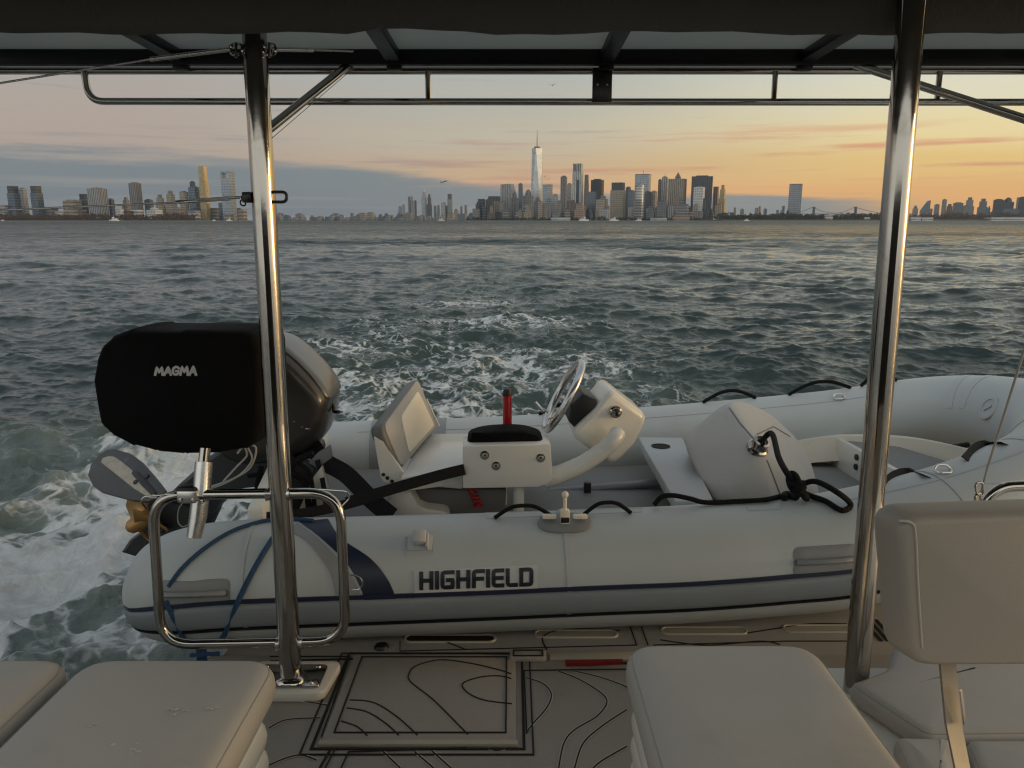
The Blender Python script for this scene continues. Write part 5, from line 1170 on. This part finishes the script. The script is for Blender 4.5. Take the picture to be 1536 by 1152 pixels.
T('office_tower', 914, 938, 274, MH, 'be', 'stone', 'darktop', 'broad stone tower with a dark square top')
T('office_tower', 937, 945, 281, MH+40, 'grey', 'fin', 'box', 'thin grey tower beside the dark-topped stone tower')
T('office_tower', 941, 951, 286, MH-80, 'blue', 'glass', 'box', 'dark navy tower beside the pale rounded tower')
T('office_tower', 950, 975, 261.5, MH+120, 'gl', 'glass', 'flat', 'big grey-blue glass slab behind the pale rounded tower', tops=(255,))
T('office_tower', 950, 966, 277.5, F, 'wh', 'band', 'cyl', 'pale rounded tower standing in front of the glass slab')
T('office_tower', 966, 976, 288, MH-60, 'dk', 'glass', 'box', 'dark tower between pale rounded tower and sunlit brown face')
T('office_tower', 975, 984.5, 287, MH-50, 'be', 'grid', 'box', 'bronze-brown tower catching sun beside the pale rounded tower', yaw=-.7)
T('office_tower', 985, 991, 270, MH+100, 'br', 'grid', 'box', 'thin dark brown tower behind the bronze one')
T('office_tower', 990, 1000, 266, MH+60, 'lg', 'fin', 'box', 'pale tower beside the pyramid-topped block', tops=(260,))
T('office_tower', 999.5, 1028, 268.5, MH, 'be', 'fin', 'pyr', 'very broad beige block with a small red pyramid roof', tops=(258.5,), yaw=-.5)
T('office_block', 984, 1001, 302, F, 'mid', 'grid', 'box', 'low dark block in front of the bronze tower')
T('office_block', 1012, 1033, 306, F-40, 'grey', 'band', 'flat', 'low banded grey block before the broad beige block')
T('office_block', 1000, 1013, 309, F, 'lg', 'fin', 'flat', 'low pale finned block under the broad beige block')
T('office_tower', 1033, 1068, 265, MH, 'dk', 'fin', 'box', 'broad dark tower with white vertical stripes', yaw=-.25)
T('office_tower', 1038, 1055.5, 281, F+60, 'wh', 'grid', 'box', 'pale gridded tower in front of the dark striped one', yaw=-.5)
T('office_tower', 1067.5, 1076, 280, MH, 'pk', 'fin', 'flat', 'pinkish narrow tower between dark striped and golden towers', yaw=-.6)
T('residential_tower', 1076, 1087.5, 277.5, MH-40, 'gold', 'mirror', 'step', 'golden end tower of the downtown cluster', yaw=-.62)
T('ferry_terminal', 826, 856, 326.5, F-150, 'wh', 'band', 'flat', 'long low white pier building under the slender grey tower', dep=.4, yaw=-.1)
T('ferry_terminal', 1008, 1034, 324, F-150, 'pk', 'band', 'flat', 'low brick-red pier building under the broad beige block', dep=.4, yaw=-.1)
T('ferry_terminal', 975, 1000, 327, F-150, 'wh', 'band', 'flat', 'low white pier building under the bronze tower', dep=.4, yaw=-.1)
# small infill, not singled out by anything
rr = random.Random(11)
for k in range(62):
    px = rr.uniform(706, 1080); wpx = rr.uniform(6, 14)
    T('waterfront_block', px, px+wpx, rr.choice([rr.uniform(297, 310), rr.uniform(306, 321), rr.uniform(310, 322)]), F+rr.uniform(-40, 120), rr.choice(['st', 'grey', 'mid', 'br', 'lg', 'be', 'dk']), rr.choice(['stone', 'grid', 'band']), rr.choice(['flat', 'box', 'step']), 'small nondescript block among the feet of the downtown towers', group='small downtown blocks')
for k in range(120):
    px = rr.uniform(408, 722); wpx = rr.uniform(4, 13)
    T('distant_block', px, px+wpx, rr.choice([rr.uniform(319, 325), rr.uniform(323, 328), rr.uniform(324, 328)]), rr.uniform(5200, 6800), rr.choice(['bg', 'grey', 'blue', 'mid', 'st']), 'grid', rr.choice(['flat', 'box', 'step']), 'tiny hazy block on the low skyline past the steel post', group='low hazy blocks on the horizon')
for k in range(16):
    px = rr.uniform(-20, 362); wpx = rr.uniform(8, 18)
    T('shore_house', px, px+wpx, rr.uniform(314, 323), NJ-100+rr.uniform(-40, 40), rr.choice(['be', 'wh', 'br', 'st']), 'band', 'flat', 'low building among the brown trees of the far shore', group='low buildings on the tree-lined shore')
# --- across the river to the east ---
T('lone_tower', 1181, 1199, 276, 5200, 'bg', 'glass', 'flat', 'solitary blue-grey slab tower above the low island', yaw=-.15)
for a in [(1367, 1375.5, 308, 'st', 'grid', 'dome', 'small hazy dome-topped block beside the steel post'), (1378, 1393, 300.5, 'mid', 'glass', 'slant', 'tower with a steeply slanted roof'), (1399, 1407, 307, 'grey', 'grid', 'box', 'small grey tower just after the slant-roofed one'),
          (1410, 1417, 299.5, 'grey', 'grid', 'box', 'thin tower between slant-roofed tower and low dark row'), (1416, 1428, 306, 'br', 'grid', 'step', 'low stepped brown block beside the thin tower'), (1427, 1442, 304.5, 'mid', 'grid', 'box', 'low dark block before the tall hazy pair'),
          (1444, 1458.5, 296, 'grey', 'grid', 'step', 'tall stepped tower east of the low dark row'), (1464, 1479, 298, 'mid', 'grid', 'step', 'stepped tower standing apart between two taller groups'), (1487, 1502, 299.5, 'dk', 'grid', 'box', 'dark boxy tower joined to the rounded one'), (1500, 1517, 296, 'dk', 'grid', 'dome', 'dark tower with rounded roof'),
          (1522, 1546, 296, 'dk', 'glass', 'box', 'wide dark tower cut by the frame edge'), (1494, 1525, 313, 'blue', 'glass', 'flat', 'low wide blue-grey block under the dark towers'), (1434, 1440, 313, 'wh', 'grid', 'flat', 'small white block on the brown shore')]:
    T('distant_tower', a[0], a[1], a[2], BK, a[3], a[4], a[5], a[6])
for k in range(30):
    px = rr.uniform(1090, 1180) if k < 14 else rr.uniform(1340, 1540); wpx = rr.uniform(3, 8)
    T('distant_block', px, px+wpx, rr.uniform(308, 319), BK+rr.uniform(100, 500), rr.choice(['st', 'grey', 'mid']), 'grid', rr.choice(['flat', 'box', 'step']), 'tiny hazy block behind the low eastern shore', group='hazy blocks behind the eastern shore')
# suspension bridge
bg_ = thing('suspension_bridge', 'hazy suspension bridge with two towers behind the low island', 'bridge', (far(1250, 331, 6000).x, 6000, 0), boat=False)
ORG[bg_] = V(bg_.location)
steel_far = pm('bridge_steel', (.10, .11, .12), .7, 0, .1, .02)
tw = [1219.5, 1282]
for px in tw:
    x = far(px, 331, 6000).x; m = MB()
    for dy in (-12, 12): m.box((x, 6000+dy, far(px, 310, 6000).z/2), (9, 7, far(px, 310, 6000).z))
    m.box((x, 6000, far(px, 311.5, 6000).z), (9, 26, 8)); m.box((x, 6000, far(px, 321, 6000).z), (9, 26, 6)); obj('bridge_tower', m, steel_far, bg_, boat=False)
m = MB()
for pxa, pxb, ya, ym, yb in ((1185, 1219.5, 321, 319, 310.5), (1219.5, 1282, 310.5, 319.5, 310.5), (1282, 1330, 310.5, 318, 321)):
    P = []
    for t in np.linspace(0, 1, 14): P.append(far(pxa+(pxb-pxa)*t, (1-t)**2*ya+2*t*(1-t)*(2*ym-(ya+yb)/2 if pxa > 1200 and pxb < 1300 else ym)+t*t*yb, 6000))
    m.tube(P, 1.7, 6)
obj('main_cable', m, steel_far, bg_, boat=False)
a, b = far(1180, 321, 6000), far(1335, 321, 6000); obj('bridge_deck', MB().box((a+b)/2, (b.x-a.x, 26, 5)), steel_far, bg_, boat=False)
# --- land, quay walls, trees ---
earth = pm('shore_earth', (.10, .08, .06), .9, 0, .3, .02); quay = pm('quay_stone', (.30, .28, .25), .85, 0, .2, .02)
def land(l, r, Y, depth, name='land', hgt=1.6):
    a, b = far(l, 331, Y), far(r, 331, Y); k = depth/Y
    m = MB().prism([V((a.x, Y, -1)), V((b.x, Y, -1)), V((b.x*(1+k), Y+depth, -1)), V((a.x*(1+k), Y+depth, -1))], (0, 0, 1+hgt)); o = obj(name, m, earth, kind='structure', boat=False); return o
land(-80, 372, NJ-260, 1800); land(372, 720, 5150, 3200); land(700, 1092, MH-430, 1600); land(1050, 1365, 3900, 500, hgt=7); land(1330, 1620, 4700, 1500, hgt=10); land(1040, 1420, 5150, 1400)
leafm = {}
def leafmat(nm, a, b):
    m = pm(nm, a, .9, 0, .5, .05, dirt=b, dirt_s=.03, spec=.2); return m
LM = leafmat('bare_brown_branches', (.085, .055, .040), (.12, .07, .045)); LG = leafmat('dull_evergreen', (.030, .034, .026), (.055, .048, .034))
def wood(name, l, r, Y, ylo, yhi, mat, n, depth, seed):
    q = random.Random(seed); m = MB()
    a, b = far(l, 331, Y).x, far(r, 331, Y).x
    for k in range(n):
        x = q.uniform(a, b); y = Y+q.uniform(0, depth); env = .55+.45*math.sin(x*.011+seed)*math.sin(x*.027+1)
        H = (far(0, ylo, Y).z)*(.55+.45*q.random())*(.7+.5*env); rd = q.uniform(3, 6.5)
        c = V((x, y, 1.5+q.random()*(H-2)))
        for j in range(14):       # a loose clump of leafy faces
            d_ = V((q.gauss(0, 1), q.gauss(0, 1), q.gauss(0, .75)))*rd*.55; p_ = c+d_; s_ = q.uniform(.8, 2.2); n_ = V((q.uniform(-1, 1), -1, q.uniform(-.6, 1))).normalized(); e_ = n_.orthogonal().normalized()*s_; g_ = n_.cross(e_.normalized())*s_
            m.add([p_-e_-g_*.6, p_+e_-g_, p_+e_*.7+g_, p_-e_*.8+g_*.8], [(0, 1, 2, 3)])
    o = obj(name, m, mat, kind='stuff', boat=False); return o
o = wood('brown_treeline', -30, 285, NJ-230, 320, 0, LM, 1500, 130, 3); tagp(o, 'brown and russet autumn trees lining the far north-west shore', 'trees')
o = wood('island_trees', 1086, 1350, 3950, 319.5, 0, LG, 2400, 220, 5); tagp(o, 'dark evergreen and bare trees covering the low island', 'trees')
o = wood('waterfront_trees', 700, 1075, MH-410, 325.5, 0, LG, 700, 60, 9); tagp(o, 'dark low trees along the downtown waterfront', 'trees')
o = wood('russet_treeline', 1366, 1545, 4730, 319, 0, LM, 1700, 150, 13); tagp(o, 'russet-brown trees along the eastern shore', 'trees')
# quay walls with piers
for l, r, Y, lab in ((-60, 370, NJ-268, 'pale stone quay wall along the north-west shore'), (700, 1090, MH-438, 'stone quay wall in front of the downtown cluster'), (1085, 1362, 3892, 'stone sea wall around the low wooded island'), (1362, 1600, 4692, 'quay wall along the eastern shore')):
    a, b = far(l, 331, Y).x, far(r, 331, Y).x; m = MB(); n = 40
    m.box(((a+b)/2, Y, .9), (b-a, 3, 2.4)); m.box(((a+b)/2, Y-.5, 2.25), (b-a, 4.5, .45))
    obj('quay_wall', m, quay, None, lab, 'quay wall', boat=False)
# sheds on the eastern waterfront and island
for l, r, yt, Y, lab in ((1365, 1380, 325, 4700, 'white shed on the eastern quay nearest the post'), (1381, 1398, 326, 4700, 'second white shed on the eastern quay beside its taller twin'), (1480, 1536, 325.5, 4700, 'long pale shed on the eastern quay at the frame edge'), (1296, 1304, 326, 3930, 'tiny pale hut in front of the island trees'), (1236, 1248, 322, 3960, 'small pale house among the island trees')):
    T('quay_shed', l, r, yt, Y, 'wh', 'band', 'flat', lab, dep=.5, yaw=-.1)
# --- boats, aircraft, gulls ---
white_far = pm('boat_white', (.75, .75, .73), .5, 0, .1, .1); dark_far = pm('boat_dark', (.06, .07, .09), .4, 0, .2, .1)
def ferry(px, Y, L, label, dirn=1):
    c = far(px, 331, Y); c.z = 0; f = thing('ferry_boat', label, 'boat', c, 'small boats along the far shores', boat=False); ORG[f] = V((0, 0, 0)); h = L*.13
    m = MB().loft([[V((s_*L/2, -wd, z0)), V((s_*L/2, wd, z0)), V((s_*L/2*1.02, wd*1.15, h)), V((s_*L/2*1.02, -wd*1.15, h))] for s_, wd, z0 in ((-1, L*.11, 0), (-.5, L*.13, -.3), (.5, L*.12, -.3), (1, L*.03, .4))]); obj('hull', m, white_far, f, boat=False)
    cb = obj('cabin', MB().box((-L*.08, 0, h*1.6), (L*.55, L*.2, h*1.2), L*.01), white_far, f, boat=False); obj('window_band', MB().box((-L*.08, 0, h*1.75), (L*.555, L*.205, h*.35)), dark_far, cb, boat=False)
    obj('wheelhouse', MB().box((L*.06, 0, h*2.6), (L*.16, L*.16, h*.9), L*.01), white_far, f, boat=False); obj('mast', MB().tube([V((0, 0, h*3)), V((0, 0, h*4.6))], L*.008, 6), white_far, f, boat=False)
    f.rotation_euler.z = 0 if dirn > 0 else math.pi
for px, Y, L, lab, d_ in ((171, NJ-330, 40, 'white boat below the wide finned slab on the north-west shore', -1), (321, NJ-330, 16, 'tiny white boat below the golden tower', 1), (344, NJ-340, 26, 'white boat beside the post under the frame-crowned tower', 1), (4, NJ-500, 14, 'small white motorboat at the very edge of the frame', 1), (876, MH-520, 52, 'white ferry under the pinkish-brown stone building', 1), (921, MH-520, 46, 'white ferry under the dark-topped stone tower', 1), (958, MH-520, 34, 'white ferry under the pale rounded tower', -1), (1071, MH-560, 30, 'white boat at the end of the downtown waterfront', -1), (662, 5000, 40, 'bright white boat below the green-tinted midtown tower', 1), (1120, 3860, 26, 'white boat moored at the near end of the island', 1)):
    ferry(px, Y, L, lab, d_)
pc = far(666, 272.5, 3000); ac = thing('airplane', 'tiny dark airplane banking low over the midtown haze', 'airplane', pc, boat=False); ORG[ac] = V((0, 0, 0))
ax = V((.9, -.25, .28)).normalized(); obj('fuselage', MB().tube([ax*-15, ax*-9, ax*0, ax*10, ax*15], [.4, 1.6, 2.0, 1.8, .3], 10), dark_far, ac, boat=False)
wgd = V((.55, .75, .30)).normalized()
obj('wing', MB().prism([ax*3, ax*-2+wgd*15, ax*-4+wgd*15, ax*-3, ax*-4-wgd*15, ax*-2-wgd*15], (0, 0, .5)), dark_far, ac, boat=False); obj('tail_fin', MB().prism([ax*-10+V((0, 0, 1)), ax*-14.5+V((0, 0, 6)), ax*-15.5+V((0, 0, 6)), ax*-14.5+V((0, 0, 1))], (0, .4, 0)), dark_far, ac, boat=False)
feather = pm('gull_feather', (.10, .10, .10), .8, 0, .2, 5)
def gull(px, py, Y, fl, label):
    g = thing('gull', label, 'bird', far(px, py, Y), 'gulls over the bay', boat=False); ORG[g] = V((0, 0, 0))
    obj('body', MB().loft([[V((x, r_*math.cos(t), r_*math.sin(t)+.02*x)) for t in np.linspace(0, 5.6, 9)] for x, r_ in ((-.26, .015), (-.16, .05), (0, .08), (.14, .06), (.22, .045), (.28, .01))]), feather, g, boat=False)
    for s_ in (-1, 1): obj('wing', MB().ribbon([V((0, s_*.05, .03)), V((.05, s_*.30, .03+fl*.7)), V((-.02, s_*.52, .03+fl*.8)), V((-.14, s_*.72, .03+fl*.3))], V((0, 0, 1)), [.17, .16, .11, .03], .012), feather, g, boat=False)
    g.rotation_euler.z = 1.2
gull(817, 265, 190, .30, 'gull with raised wings beside the tall spire tower'); gull(822, 268.5, 200, -.1, 'gull with lowered wings just below the one beside the spire'); gull(828.5, 128, 130, .22, 'lone gull high in the gap between roof rail and canopy')
# --- the air over the bay ---
hz = bpy.data.materials.new('bay_haze'); nt = nodes(hz); out = N(nt, 'ShaderNodeOutputMaterial'); pv = N(nt, 'ShaderNodeVolumePrincipled')
pv.inputs['Color'].default_value = (*HAZE_COL, 1); pv.inputs['Density'].default_value = HAZE; pv.inputs['Anisotropy'].default_value = .2
nt.links.new(pv.outputs[0], out.inputs['Volume'])
ho = obj('haze', MB().box((0, 0, 355), (19600, 19600, 730)), hz, kind='stuff', boat=False)
tagp(ho, 'thin blue-grey haze hanging over the bay', 'haze')
# ================= put the catamaran frame into the world (bow-up trim) =================
RT = Matrix.Rotation(TILT, 3, 'X')
for o in BOAT:
    if o.parent is None:
        o.location = RT @ Vector(o.location)+Vector((0, 0, HC))
        o.rotation_euler = (RT @ o.rotation_euler.to_matrix()).to_euler()
bpy.context.view_layer.update()
